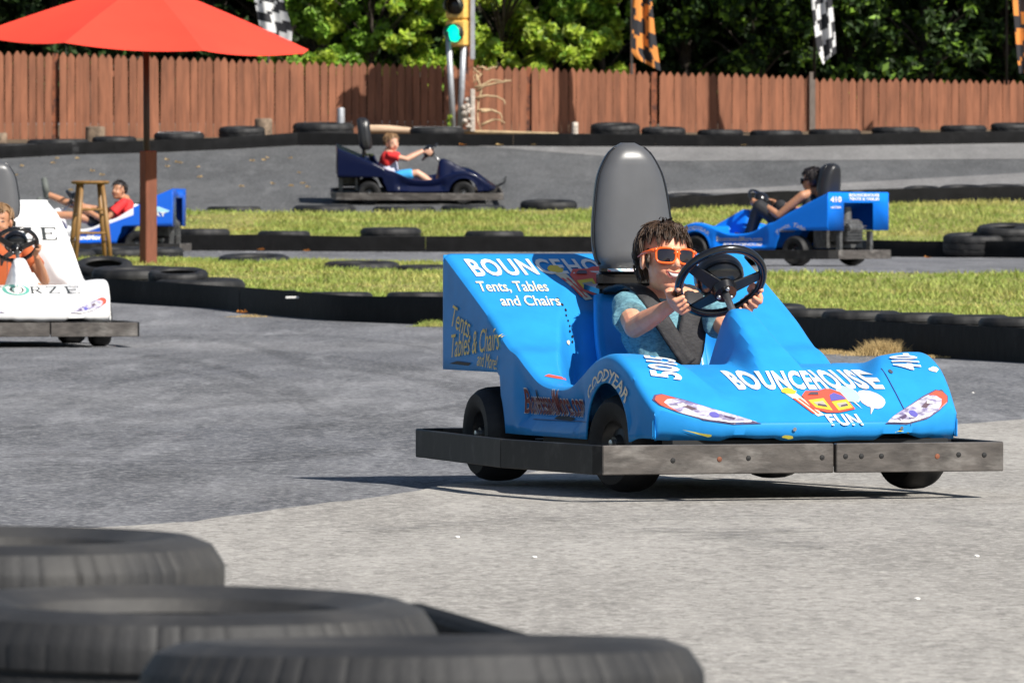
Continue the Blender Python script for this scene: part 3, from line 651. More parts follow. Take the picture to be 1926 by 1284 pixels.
b = MB(); b.tube([P(872, 248, 134.6), P(930, 249, 134.4), P(1050, 252, 134.2)], [.03, .03, .022], 8); tag(b.build('bare_branch', 'vine', auto=40), 'bare pale branch lying along the kerb right of the signal', 'branch')

# ---------------------------------------------------------------- traffic signal
DS = 134.6
sg = tag(empty('traffic_signal', Matrix.Translation((wx(870, DS), DS, gz(DS)))), 'yellow traffic signal showing green on grey and brown posts before the fence', 'traffic light')
inv = sg.matrix_world.inverted(); LP = lambda px, py, d=0: inv @ P(px, py, DS + d)
for a, c in (((843, 60), (853, 252)), ((873, 60), (865, 252))):
    b = MB(); b.tube([LP(*a, -.05), LP(*c, -.05)], .047, 10); b.build('steel_leg', 'galv', sg, smooth=True)
b = MB(); b.box((LP(882, 60) + LP(882, 252)) / 2 + Vector((0, .1, 0)), (.14, .14, 3.0)); b.build('brown_post', 'rust', sg)
b = MB(); b.box((LP(889, -60) + LP(889, 112)) / 2 + Vector((0, -.09, 0)), (.07, .03, abs((LP(0, 112) - LP(0, -60)).z)), bev=.004); b.build('steel_strip', 'galv', sg)
yaw = Matrix.Rotation(R(-24), 4, 'Z')                    # faces left of the camera
for i, (py, lensm) in enumerate(((-48, 'siglens'), (12, 'siglens'), (63, 'siggreen'))):
    c = LP(862, py); h = .41
    hd = MB(); hd.box((0, 0, 0), (.34, .24, .415), bev=.03)
    ho = hd.build('signal_section', 'sig', sg, auto=40); ho.matrix_local = Matrix.Translation(c) @ yaw
    v = MB(); n = 20; rr = .148
    pts0 = []
    for j in range(n + 1):
        q = R(-60) + R(300) * j / n; pts0.append((math.cos(q) * rr, math.sin(q) * rr))
    vs_ = [(x, -.12, z) for x, z in pts0] + [(x * .97, -.12 - (.05 if z < -.06 else .15), z * .97) for x, z in pts0] + [(x * .95, -.12, z * .95) for x, z in pts0] + [(x * .92, -.12 - (.05 if z < -.06 else .15), z * .92) for x, z in pts0]
    K = n + 1; fs = [(j, j + 1, K + j + 1, K + j) for j in range(n)] + [(2 * K + j + 1, 2 * K + j, 3 * K + j, 3 * K + j + 1) for j in range(n)] + [(K + j, K + j + 1, 3 * K + j + 1, 3 * K + j) for j in range(n)]
    v.add(vs_, fs); vo = v.build('visor', 'sigblack', ho, smooth=True)
    l = MB(); l.lathe([(0, -.165), (.05, -.16), (.1, -.145), (.135, -.122)], 28, axis='y'); l.build('lens', lensm, ho, smooth=True)
# climbing dry vine and stones at its foot
b = MB(); rnd = random.Random(12)
for (pts) in ([(893, 165), (912, 158), (940, 152), (952, 150)], [(896, 172), (920, 160), (945, 155), (962, 152)], [(893, 186), (915, 180), (935, 182), (950, 196)], [(905, 210), (925, 207), (940, 213), (944, 236)], [(900, 208), (918, 206), (938, 213)], [(870, 120), (890, 128), (905, 140), (890, 160)], [(895, 140), (905, 170), (898, 210), (904, 245)], [(880, 190), (890, 150), (886, 120)], [(905, 236), (930, 225), (950, 232)], [(896, 130), (915, 132), (935, 126)]):
    pp = [P(x, y, DS + .15 + .15 * rnd.random()) for x, y in pts]
    fine = [pp[0]]
    for a, c in zip(pp, pp[1:]): fine += [a.lerp(c, .5) + Vector((rnd.gauss(0, .02), 0, rnd.gauss(0, .02))), c]
    b.tube(fine, [lerp(.022, .008, i / (len(fine) - 1)) for i in range(len(fine))], 6)
tag(b.build('dry_vine', 'vine', smooth=True), 'bare dry vine spreading over the pickets right of the signal post', 'vine')
b = MB(); rnd = random.Random(5)
for i in range(17):
    b.ell(P(rnd.uniform(872, 886), 188 + i * 3.6, DS - .12 + rnd.uniform(-.05, .05)), (rnd.uniform(.04, .065), .05, rnd.uniform(.025, .045)), nu=8, nv=5)
b.box(P(889, 208, DS - .15), (.07, .06, .66), bev=.01)
tag(b.build('stone_pile', 'stone'), 'pale stacked stones and stake against the signal post', 'stones')
# small sprig at the post foot
tree('sprig', wx(841, 134.4), 134.4, gz(134.4), .5, [((0, 0, .18), .1), ((.02, 0, .35), .08)], 90, .04, ['leaf_yellow', 'leaf'], 'tiny yellow green sprig left of the signal legs', 'plant', None, .01, 33)

# ---------------------------------------------------------------- flags
def flag(name, px_pole, top_py, pts_l, pts_r, mats, lab, D, cell, pole_bot, polem='galv', seed=0):
    root = tag(empty(name, Matrix.Translation((wx(px_pole, D), D, gz(D)))), lab, 'flag'); inv = root.matrix_world.inverted()
    b = MB(); b.tube([inv @ P(px_pole, pole_bot, D), inv @ P(px_pole + 2, -260, D)], .02, 8); b.build('flag_pole', polem, root, smooth=True)
    b = MB(); nu, nv = 12, 36; rows = []
    for j in range(nv + 1):
        t = j / nv; py = lerp(pts_l[0][0], max(pts_l[-1][0], pts_r[-1][0]), t)
        for i in range(nu + 1):
            s_ = i / nu; yl = lerp(pts_l[0][0], pts_l[-1][0], t); yr = lerp(pts_r[0][0], pts_r[-1][0], t); py = lerp(yl, yr, s_)
            x = lerp(key(pts_l, py), key(pts_r, py), s_); fold = .07 * math.sin(s_ * 9 + t * 3.0 + seed) + .03 * math.sin(s_ * 17 + t * 7)
            b.v.append(tuple(inv @ (P(x, py, D - .05) + Vector((0, fold * (1 - .3 * t), 0)))))
    for j in range(nv):
        for i in range(nu):
            b.f.append((j * (nu + 1) + i, j * (nu + 1) + i + 1, (j + 1) * (nu + 1) + i + 1, (j + 1) * (nu + 1) + i))
            sx_ = i / nu * 1.9 + .5 * math.sin(j * .28 + seed); b.m.append((int(math.floor(sx_ + j * .06)) + int(math.floor(j / cell + i * .07))) % 2)
    b.build('checkered_cloth', mats, root, smooth=True)
flag('checkered_flag', 505, 0, [(-140, 492), (0, 478), (50, 488), (60, 490)], [(-140, 512), (0, 533), (55, 550), (78, 549)], ['flagw', 'flagb'], 'white and black checkered flag hanging behind the umbrella tip', 136.2, 3.2, 120)
flag('checkered_flag', 1188, 0, [(-140, 1188), (0, 1190), (100, 1188), (112, 1200)], [(-140, 1205), (0, 1226), (60, 1232), (134, 1243)], ['flago', 'flagb'], 'orange and black checkered flag right of the signal', 136.4, 3.6, 140, seed=1)
flag('checkered_flag', 1532, 0, [(-140, 1528), (0, 1525), (90, 1536), (122, 1548)], [(-140, 1545), (0, 1565), (60, 1571), (100, 1573)], ['flagw', 'flagb'], 'white and black checkered flag hanging over the right half of the fence', 136.6, 3.6, 150, 'black', seed=2)
flag('checkered_flag', 1893, 0, [(-140, 1905), (0, 1904), (100, 1912), (138, 1917)], [(-140, 1925), (0, 1948), (100, 1950), (140, 1946)], ['flago', 'flagb'], 'orange and black checkered flag at the right edge beside a green pole', 136.6, 3.6, 160, 'black', seed=3)

# ---------------------------------------------------------------- umbrella, post, stool
DU = 90.0
ub = tag(empty('umbrella', Matrix.Translation((wx(277, DU), DU, gz(DU)))), 'large open red canvas umbrella on a dark pole', 'umbrella'); inv = ub.matrix_world.inverted()
tilt = Matrix.Rotation(R(3.2), 4, 'Y') @ Matrix.Rotation(R(2.6), 4, 'X')
ctr = inv @ P(268, 80, DU); NR = 8; RU = 1.83; HU = .62
can = MB(); NS = 10; SEG = 8
def canopy(ri, s_, u, dz=0):
    a0 = R(22 + 45 * ri); a1 = R(22 + 45 * (ri + 1)); p0 = Vector((math.cos(a0), math.sin(a0), 0)); p1 = Vector((math.cos(a1), math.sin(a1), 0))
    p = p0.lerp(p1, u); sag = -.07 * 4 * u * (1 - u) * s_; z = HU * (1 - s_ ** 1.15) + sag * .6; scal = 1 - .03 * 4 * u * (1 - u) * (s_ ** 6)
    return ctr + tilt @ (p * RU * s_ * scal + Vector((0, 0, z + dz)))
for ri in range(NR):
    base = len(can.v)
    for i in range(NS + 1):
        for j in range(SEG + 1): can.v.append(tuple(canopy(ri, max(.02, i / NS), j / SEG)))
    for i in range(NS):
        for j in range(SEG): can.f.append((base + i * (SEG + 1) + j, base + (i + 1) * (SEG + 1) + j, base + (i + 1) * (SEG + 1) + j + 1, base + i * (SEG + 1) + j + 1)); can.m.append(0)
bm = bmesh.new(); o = can.build('canopy', 'umb', ub, auto=25); bm.from_mesh(o.data); bmesh.ops.remove_doubles(bm, verts=bm.verts, dist=.001); bm.to_mesh(o.data); bm.free()
o.data.set_sharp_from_angle(angle=R(12))
for ri in range(NR):
    b = MB(); b.tube([canopy(ri, s_, 0, -.02) for s_ in (.03, .35, .7, .98)], .012, 6); b.build('rib', 'pole', ub)
b = MB(); b.tube([Vector((0, 0, .1)), ctr + tilt @ Vector((0, 0, HU))], .034, 10); b.build('umbrella_pole', 'pole', ub, smooth=True)
b = MB(); b.tube([ctr + tilt @ Vector((0, 0, HU - .02)), ctr + tilt @ Vector((0, 0, HU + .12))], [.04, .015], 8); b.build('finial', 'pole', ub)
DP = 89.7; g = Vector((wx(279, DP), DP, gz(DP))); ht = P(279, 284, DP).z - g.z
b = MB(); b.box((0, 0, ht / 2 - .05), (.135, .135, ht + .1), Matrix.Rotation(R(32), 3, 'Z'), bev=.008)
o = b.build('wooden_post', 'postwood'); o.location = g; tag(o, 'square brown wooden post the umbrella pole stands against', 'post')
DT = 88.5; st = tag(empty('bar_stool', Matrix.Translation((wx(170, DT), DT, gz(DT)))), 'tall wooden bar stool on the grass left of the umbrella post', 'stool')
sh = P(170, 340, DT).z - gz(DT); k = DT / FPX
b = MB(); b.lathe([(0, sh - .035), (.175, sh - .035), (.195, sh - .02), (.195, sh - .008), (.18, sh), (0, sh)], 28); b.build('seat', 'stool', st, auto=40)
legs = []
for sx_, sy in ((-1, -1), (1, -1), (1, 1), (-1, 1)):
    q = math.atan2(sy, sx_) + R(12); t = Vector((math.cos(q) * .15, math.sin(q) * .15, sh - .035)); f = Vector((math.cos(q) * .265, math.sin(q) * .265, 0)); legs.append((t, f))
    b = MB(); b.tube([t, t.lerp(f, .5), f], [.022, .026, .02], 8); b.build('leg', 'stool', st, smooth=True)
for i in range(4):
    for hh in ((.36, .68) if i % 2 else (.30, .58)):
        a, c = legs[i], legs[(i + 1) % 4]; b = MB(); b.tube([a[0].lerp(a[1], hh), c[0].lerp(c[1], hh)], .013, 6); b.build('rung', 'stool', st)

# ---------------------------------------------------------------- decals: lettering that lies on a surface
def bvh_of(o):
    bm = bmesh.new(); bm.from_mesh(o.data); t = BVHTree.FromBMesh(bm); bm.free(); return t
MODES = {'front': (Vector((0, 1, 0)), Vector((0, 0, 1)), Vector((-1, 0, 0))), 'right': (Vector((1, 0, 0)), Vector((0, 0, 1)), Vector((0, 1, 0))),
         'left': (Vector((-1, 0, 0)), Vector((0, 0, 1)), Vector((0, -1, 0))), 'rear': (Vector((0, -1, 0)), Vector((0, 0, 1)), Vector((1, 0, 0))),
         'top': (Vector((0, 1, 0)), Vector((-1, 0, 0)), Vector((0, 0, -1)))}
def project(bm, tree_, c, mode, off, cell=.011, maxd=1.2, warp=None):
    U, V, Dv = MODES[mode] if isinstance(mode, str) else mode
    c = Vector(c)
    xs_ = [v.co.x for v in bm.verts]; ys_ = [v.co.y for v in bm.verts]
    if not xs_: return
    for lo, hi, ax in ((min(xs_), max(xs_), 0), (min(ys_), max(ys_), 1)):
        n = int((hi - lo) / cell)
        for i in range(1, n + 1):
            p = Vector((0, 0, 0)); p[ax] = lo + i * cell; no = Vector((0, 0, 0)); no[ax] = 1
            bmesh.ops.bisect_plane(bm, geom=bm.verts[:] + bm.edges[:] + bm.faces[:], plane_co=p, plane_no=no)
    dead = []
    for v in bm.verts:
        x, y = v.co.x, v.co.y
        if warp: x, y = warp(x, y)
        o = c + U * x + V * y; hit = tree_.ray_cast(o, Dv, maxd)
        if hit[0] is None: dead.append(v); continue
        n = hit[1]; n = n if n.dot(Dv) < 0 else -n
        v.co = hit[0] - Dv * off + n * off * .3
    bmesh.ops.delete(bm, geom=dead, context='VERTS')
def finish(bm, name, m, parent):
    me = bpy.data.meshes.new(name); bm.to_mesh(me); bm.free(); me.materials.append(M[m]); o = bpy.data.objects.new(name, me); COL.objects.link(o); o.parent = parent
    return o
def text_bm(s, w_=None, h=None, bold=0, shear=0, rot=0, space=1):
    cu = bpy.data.curves.new('t', 'FONT'); cu.body = s; cu.align_x = 'CENTER'; cu.offset = bold; cu.shear = shear; cu.space_character = space; cu.resolution_u = 3
    ob = bpy.data.objects.new('t', cu); COL.objects.link(ob)
    dg = bpy.context.evaluated_depsgraph_get(); me = bpy.data.meshes.new_from_object(ob.evaluated_get(dg)); bpy.data.objects.remove(ob)
    bm = bmesh.new(); bm.from_mesh(me); bpy.data.meshes.remove(me)
    xs_ = [v.co.x for v in bm.verts]; ys_ = [v.co.y for v in bm.verts]; cx, cy = (min(xs_) + max(xs_)) / 2, (min(ys_) + max(ys_)) / 2
    fx = w_ / (max(xs_) - min(xs_)); fy = h / (max(ys_) - min(ys_)); cr, sr = math.cos(R(rot)), math.sin(R(rot))
    for v in bm.verts:
        x, y = (v.co.x - cx) * fx, (v.co.y - cy) * fy; v.co = Vector((x * cr - y * sr, x * sr + y * cr, 0))
    return bm
def decal_text(tree_, parent, s, c, mode, w_, h, m='white', bold=.0, shear=0, rot=0, off=.0045, space=1, name='lettering', warp=None, maxd=1.2):
    bm = text_bm(s, w_, h, bold, shear, rot, space); project(bm, tree_, c, mode, off, warp=warp, maxd=maxd); return finish(bm, name, m, parent)
def decal_poly(tree_, parent, polys, c, mode, m, off=.003, name='sticker', maxd=1.2, cell=.02):
    bm = bmesh.new()
    for pl in polys:
        f = bm.faces.new([bm.verts.new((x, y, 0)) for x, y in pl])
    bmesh.ops.triangulate(bm, faces=bm.faces[:])
    project(bm, tree_, c, mode, off, cell=cell, maxd=maxd); return finish(bm, name, m, parent)
def circ(x, y, r, n=18, ry=None, jit=0, seed=0):
    rnd = random.Random(seed); return [(x + r * math.cos(6.2832 * k / n) * (1 + rnd.uniform(-jit, jit)), y + (ry or r) * math.sin(6.2832 * k / n) * (1 + rnd.uniform(-jit, jit))) for k in range(n)]

# ---------------------------------------------------------------- go-kart
HW = .56
E_TAB = [(-2.25, .775), (-1.75, .565), (-1.56, .470), (-1.47, .445), (-1.38, .405), (-1.25, .355), (-1.10, .338), (-.95, .345), (-.82, .385), (-.68, .435), (-.52, .455), (-.38, .415), (-.26, .338), (-.16, .268), (-.10, .235)]
H_TAB = [(-.9, .41), (-.70, .408), (-.52, .392), (-.30, .325), (-.10, .235)]
def nose_x(yn): return -.085 - .10 * abs(yn) ** 3.2
def kart_h(x, y, wing=0):
    ay = abs(y)
    e = skey(E_TAB, x) + (wing * S((-1.5 - x) / .6))
    if x > -.95:
        hc = skey(H_TAB, x); t = max(0, min(1, (-.12 - x) / .55)); yv = .20 + .18 * t
        f = S((ay - yv + .03) / .09); base = lerp(hc + .012 * t, e - .022 * t * (1 - S((ay - yv) / .16)), f)
    else: base = e
    # cockpit tub
    bw_ = skey([(-2.0, .20), (-1.85, .27), (-1.6, .36), (-1.3, .455), (-.9, .46), (-.6, .44)], x)
    m = S((bw_ - ay) / .085) * S((-.665 - x) / .045)
    fl = .20 if x > -1.5 else lerp(.20, e - .03 * S((x + 2.1) / .2), S((-1.52 - x) / .34))
    z = lerp(base, min(fl, base), m)
    # steering cowl
    if x > -.93:
        if x < -.82: rz = lerp(.20, .595, S((x + .93) / .08))
        else: rz = skey([(-.82, .600), (-.78, .595), (-.60, .505), (-.45, .425), (-.34, .34), (-.2, .23), (-.1, .1)], x)
        wid = skey([(-.9, .035), (-.8, .04), (-.45, .075), (-.3, .10)], x)
        c = rz - max(0, ay - wid) * (3.1 if x < -.6 else 3.1 - 1.5 * S((x + .6) / .2))
        d = z - c; k = .018; z = max(z, c) + (k * math.exp(-abs(d) / k) * .5)
    return z
def arch(x, x0, r, zc): 
    d = r * r - (x - x0) ** 2
    return zc + math.sqrt(d) if d > 0 else -1
_bodies = {}
def make_body(root, paint, wing=0, rearm=None):
    if wing in _bodies:
        me = _bodies[wing].copy(); me.materials.clear(); me.materials.append(M[paint]); body = bpy.data.objects.new('body', me); COL.objects.link(body); body.parent = root
        md = body.modifiers.new('thickness', 'SOLIDIFY'); md.thickness = .006; md.offset = -1
        return body
    NX, NY = 168, 120; b = MB(); rows = []
    for i in range(NX + 1):
        s_ = i / NX; ring = []
        for j in range(NY + 1):
            yn = -1 + 2 * j / NY; yn = math.copysign(abs(yn) ** .93, yn); x0 = nose_x(yn); x = lerp(x0, -2.25, s_)
            hw = HW * skey([(-2.3, .995), (-1.5, 1.0), (-1.1, .985), (-.6, 1.0), (-.3, .975), (-.15, .93)], x) * (1 - (.34 if wing > .2 else 0) * S((-1.35 - x) / 1.2)); r = .03
            y = yn * (hw - .004)
            z = kart_h(x, y * .995, wing); dy = hw - abs(y)
            if dy < r: z -= (r - math.sqrt(max(0, r * r - (r - dy) ** 2))) * .8
            ring.append((x, y, z))
        xl = ring[0][0]
        hw = HW * skey([(-2.3, .995), (-1.5, 1.0), (-1.1, .985), (-.6, 1.0), (-.3, .975), (-.15, .93)], xl) * (1 - (.34 if wing > .2 else 0) * S((-1.35 - xl) / 1.2))
        zt = ring[0][2]
        zb = key([(-2.3, .375), (-1.66, .375), (-1.63, .36)], xl) if xl < -1.63 else .17
        if xl > -.36: zb = lerp(.17, .185, S((xl + .36) / .1))
        zb = max(zb, arch(xl, -.54, .195, .165)); zb = max(zb, min(.375, arch(xl, -1.80, .22, .165)) if xl > -1.8 else 0)
        side = []
        for t in (0, .12, .3, .5, .7, .9):
            z = lerp(zb, zt, t); yy = hw
            if -1.5 < xl < -.76: 
                q = S((xl + 1.5) / .12) * S((-.76 - xl) / .1); yy -= q * .035 * S((z - .20) / .05) * S((zt - z) / .12); yy += q * .012 * (1 - S((z - .20) / .04))
            if abs(xl + .54) < .26 and t < .3: yy += .008
            side.append((xl, yy, z))
        full = [(x, -y, z) for x, y, z in side] + ring + [(x, y, z) for x, y, z in side[::-1]]
        rows.append(full)
    # nose wall, with a chipped lower edge
    first = rows[0]; nw = len(first); pre = []
    for dz, dx, fz in ((0, -.012, 0), (0, -.001, .35), (0, .004, .8)):
        rr_ = []
        for k, (x, y, z) in enumerate(first):
            zb = .178 + (.011 * noise.noise(Vector((y * 9, 0, 7))) if abs(y) < .52 else 0) + (.016 * S((y - .20) / .04) * S((.44 - y) / .05)) * (.7 + .8 * noise.noise(Vector((y * 14, 3, 0)))) + .008 * S((-.12 - y) / .03) * S((y + .33) / .04)
            if fz > 0: zb = .178
            if not (6 <= k < nw - 6): zb = .178
            rr_.append((x + dx, y * (1 - .002 * (1 - fz)), min(z, lerp(zb, z, fz)) if 6 <= k < nw - 6 else lerp(zb, z, fz * .2 + .8) if z > zb else z))
        pre.append(rr_)
    rows = pre + rows
    for r_ in rows: b.v += r_
    for i in range(len(rows) - 1):
        for j in range(nw - 1): b.f.append((i * nw + j, i * nw + j + 1, (i + 1) * nw + j + 1, (i + 1) * nw + j)); b.m.append(0)
    # rear wall with engine opening
    last = rows[-1]; zt = last[nw // 2][2]
    yl = last[nw // 2 + 60][1] if wing > .2 else HW - .004; ox, oz = .27, zt - .11
    X = -2.252
    cols = [-yl, -yl + .01, -ox, ox, yl - .01, yl]; zs = [.375, oz, zt - .004]
    for ci in range(5):
        for zi in range(2):
            if ci == 2 and zi == 0: continue
            a, c = cols[ci], cols[ci + 1]; z0, z1 = zs[zi], zs[zi + 1]
            b.add([(X, a, z0), (X, c, z0), (X, c, z1), (X, a, z1)], [(0, 1, 2, 3)])
    body = b.build('body', paint, root, auto=38)
    bm = bmesh.new(); bm.from_mesh(body.data); bmesh.ops.remove_doubles(bm, verts=bm.verts, dist=.0008); bmesh.ops.recalc_face_normals(bm, faces=bm.faces[:])
    for _ in range(5): bmesh.ops.smooth_vert(bm, verts=[v for v in bm.verts if abs(v.co.y) < .27 and -.98 < v.co.x < -.24 and v.co.z > .24], factor=.5, use_axis_x=True, use_axis_y=True, use_axis_z=True)
    bm.to_mesh(body.data); bm.free()
    _bodies[wing] = body.data
    md = body.modifiers.new('thickness', 'SOLIDIFY'); md.thickness = .006; md.offset = -1
    return body
def wheel_mesh():
    b = MB(); b.lathe([(.075, -.055), (.10, -.068), (.135, -.068), (.152, -.052), (.16, -.03), (.162, 0), (.16, .03), (.152, .052), (.135, .068), (.10, .068), (.075, .055)], 40, axis='y')
    return b
_wheel = []
def make_wheel(root, x, y, rot=0, wide=1, rimm='rim'):
    if not _wheel:
        w0 = wheel_mesh(); o = w0.build('wheel', 'rubber', root, auto=40)
        r = MB(); r.lathe([(.078, -.055), (.074, -.045), (.05, -.03), (.03, -.035), (.022, -.055), (0, -.056)], 24, axis='y'); r.lathe([(0, .056), (.022, .055), (.03, .035), (.05, .03), (.074, .045), (.078, .055)], 24, axis='y')
        rr_ = r.build('rim', rimm, o, auto=40); h = MB(); h.lathe([(0, -.070), (.012, -.068), (.014, -.05), (.014, .05), (.012, .068), (0, .070)], 12, axis='y'); hh = h.build('hub_nut', 'steel', o, auto=40)
        _wheel.extend((o.data, rr_.data, hh.data))
    else:
        o = bpy.data.objects.new('wheel', _wheel[0]); COL.objects.link(o); o.parent = root
        for nm, d in (('rim', _wheel[1]), ('hub_nut', _wheel[2])): q = bpy.data.objects.new(nm, d); COL.objects.link(q); q.parent = o
    o.location = (x, y, .162); o.rotation_euler = (0, 0, R(rot)); o.scale = (1, wide, 1)
    return o
def bumper(root, front='alu', side='bumpblack', sh=0.0, bolts=True):
    h, z0 = .095, .075; zc = z0 + h / 2
    pts = [(0, -.70), (-.05, -.718), (-.86, -.752), (-2.15, -.62), (-2.27, -.58), (-2.33, -.48), (-2.33, .48), (-2.27, .58), (-2.15, .62), (-.86, .752), (-.05, .708), (0, .688)]
    pts = [(x, y + sh) for x, y in pts]
    def plank(seq, m):
        b = MB()
        n = len(seq); t = .028; outer = []; inner = []
        for i, p in enumerate(seq):
            p = Vector((*p, 0)); d = (Vector((*seq[min(i + 1, n - 1)], 0)) - Vector((*seq[max(i - 1, 0)], 0))).normalized(); nn = Vector((-d.y, d.x, 0)); c = Vector((-1.1, sh, 0))
            if nn.dot(c - p) < 0: nn = -nn
            outer.append(p); inner.append(p + nn * t)
        for i in range(n):
            for q in (outer[i], inner[i]):
                for zz in (z0, z0 + h): b.v.append((q.x, q.y, zz))
        for i in range(n - 1):
            a, c = i * 4, (i + 1) * 4
            b.f += [(a, c, c + 1, a + 1), (a + 2, a + 3, c + 3, c + 2), (a + 1, c + 1, c + 3, a + 3), (a, a + 2, c + 2, c)]; b.m += [0] * 4
        b.f += [(0, 1, 3, 2), tuple((n - 1) * 4 + k for k in (0, 2, 3, 1))]; b.m += [0, 0]
        o = b.build('bumper_board', m, root)
        bv = o.modifiers.new('edge', 'BEVEL'); bv.width = .003; bv.segments = 1; bv.limit_method = 'ANGLE'
        return o
    f1 = plank([pts[0], (0, .095 + sh)], front); f2 = plank([(.004, .103 + sh), (.004, .688 + sh)], front)
    plank(pts[0:3][::1] if False else [(-.004, -.70 + sh), (-.05, -.718 + sh), pts[2]], front if front != 'alu' else side)
    plank([(-.865, -.7515 + sh), pts[3], pts[4], pts[5]], side); plank([(-2.332, -.478 + sh), (-2.332, .478 + sh)], front)
    plank([pts[6], pts[7], pts[8], (-.865, .7515 + sh)], side); plank([pts[9], (-.05, .708 + sh), (-.004, .688 + sh)], side)
    if bolts:
        for y, zz in ((-.30, .122), (-.20, .125), (.055, .125), (.135, .128), (.19, .128), (.26, .128), (.455, .125), (.53, .13), (.62, .128), (-.46, .12)):
            b = MB(); b.lathe([(0, .003), (.0075, .002), (.009, 0)], 10, axis='x', c=(.0, y + sh, zz)); b.build('bolt', 'black' if int(y * 100) % 3 else 'rust', f2 if y > .1 else f1).location = (.004 if y > .1 else 0, 0, 0)
    b = MB()
    for y in (-.35, .35): b.box((-.24, y + sh * .5, .11), (.4, .04, .04)); 
    for x in (-.54, -1.86): b.box((x, 0, .162), (.035, .98, .035))
    b.box((-1.18, 0, .115), (2.0, .76, .05));  b.box((-2.2, 0, .12), (.26, .9, .03))  # floor pan, widened to darken the road under the kart
    b.box((-.19, 0, .155), (.10, .96, .05)); b.box((-1.08, 0, .155), (.5, 1.02, .05))
    b.build('chassis', 'black', root)
def seat_back(root, z0=.725, z1=1.158, m='vinyl', x0=-1.86, paint='gloss', thick=1):
    b = MB(); K = 40; Z = 28
    def prof(t):
        return skey([(0, .80), (.08, .95), (.25, 1.0), (.46, .95), (.72, .82), (.86, .63), (.95, .42), (1, .16)], t) * .144
    for (mi, fx, bx, g) in ((0, .055, .045, 1.0),):
        for i in range(Z + 1):
            t = i / Z; z = lerp(z0, z1, t) ; hw = prof(t); d = S(t / .06) * .35 + .65; e = min(1, (1 - t) / .12); e = .35 + .65 * math.sqrt(e); e *= .6 + .4 * min(1, t / .08)
            lean = -.05 * t
            for j in range(K):
                q = 6.2832 * j / K; c, s_ = math.cos(q), math.sin(q); sx_ = math.copysign(abs(c) ** .75, c); sy = math.copysign(abs(s_) ** .62, s_)
                dep = (.058 if c > 0 else .045) * e * thick
                b.v.append((x0 + lean + sx_ * dep, sy * hw, z))
        for i in range(Z):
            for j in range(K): b.f.append((i * K + j, i * K + (j + 1) % K, (i + 1) * K + (j + 1) % K, (i + 1) * K + j)); b.m.append(0)
        b.f += [tuple(range(K - 1, -1, -1)), tuple(Z * K + j for j in range(K))]; b.m += [0, 0]
    o = b.build('headrest', m, root, auto=60)
    p = MB(); sh_ = .042
    pts = []
    for side in (-1, 1):
        sq = [(x0 - .05 * t + .018, side * (prof(t) + .001), lerp(z0, z1, t)) for t in [k / 24 for k in range(1, 24)]]
        pts += sq if side < 0 else sq[::-1]
    p.tube(pts, .0045, 6, closed=True); p.build('piping', 'gloss', o, smooth=True)
    b = MB(); b.tube([(x0 - .03, -.095, .50), (x0 - .03, -.095, z0 + .06)], .016, 8); b.tube([(x0 - .03, .095, .50), (x0 - .03, .095, z0 + .06)], .016, 8); b.box((x0 - .02, 0, z0 - .035), (.05, .24, .05), bev=.01)
    b.box((x0 + .03, -.03, .655), (.16, .26, .018), Matrix.Rotation(R(6), 3, 'Y')); b.build('seat_post', 'gloss', root, auto=40)
    b = MB()                                               # the moulded seat back below
    for i in range(13):
        t = i / 12; z = lerp(.21, .64, t); xx = lerp(-1.60, -1.80, t ** .8); hw = .17 + .02 * math.sin(t * 3.1)
        for j in range(13): u = -1 + j / 6; b.v.append((xx + .07 * u * u, u * hw, z))
    for i in range(12):
        for j in range(12): b.f.append((i * 13 + j, i * 13 + j + 1, (i + 1) * 13 + j + 1, (i + 1) * 13 + j)); b.m.append(0)
    o = b.build('seat', paint, root, smooth=True); md = o.modifiers.new('thickness', 'SOLIDIFY'); md.thickness = .02
SW_C = Vector((-.985, 0, .688)); SW_N = Vector((-.745, 0, .667)); SW_U = Vector((.667, 0, .745)); SW_Y = Vector((0, 1, 0)); SW_R = .146
def ringp(phi, r=SW_R): return SW_C + (SW_Y * math.cos(R(phi)) + SW_U * math.sin(R(phi))) * r
def steering(root):
    b = MB(); b.tube([ringp(q) for q in range(0, 360, 8)], .0145, 12, closed=True); sw = b.build('steering_wheel', 'gloss', root, smooth=True)
    b = MB()
    hub = SW_C - SW_N * .05
    def plate(a0, a1, w0, w1):
        pass
    for ph in (153, 12, 240):
        e = ringp(ph, SW_R - .008); d = (e - hub); t = d.cross(SW_N).normalized(); w0, w1 = (.026, .017)
        q = [hub + t * w0, hub - t * w0, e - t * w1, e + t * w1]
        b.add([v + SW_N * .004 for v in q] + [v - SW_N * .004 for v in q], [(0, 1, 2, 3), (7, 6, 5, 4), (0, 4, 5, 1), (1, 5, 6, 2), (2, 6, 7, 3), (3, 7, 4, 0)])
    b.build('spokes', 'rim', sw)
    rot = SW_N.to_track_quat('Z', 'Y').to_matrix()
    b = MB(); b.ell(SW_C + SW_N * .026, (.086, .086, .066), rot, 28, 14); b.build('centre_pad', 'gloss', sw, smooth=True)
    b = MB(); b.tube([hub - SW_N * .014, hub + SW_N * .01], [.038, .045], 20)
    for k in range(3):
        q = R(90 + 120 * k); c = hub + (SW_Y * math.cos(q) + SW_U * math.sin(q)) * .025 - SW_N * .016; b.ell(c, (.008, .008, .008), nu=8, nv=6, mi=1)
    b.build('hub', ['gloss', 'steel'], sw, auto=40)
    b = MB(); b.tube([hub - SW_N * .01, Vector((-.80, 0, .53))], .0125, 10); b.build('steering_column', 'steel', root, smooth=True)
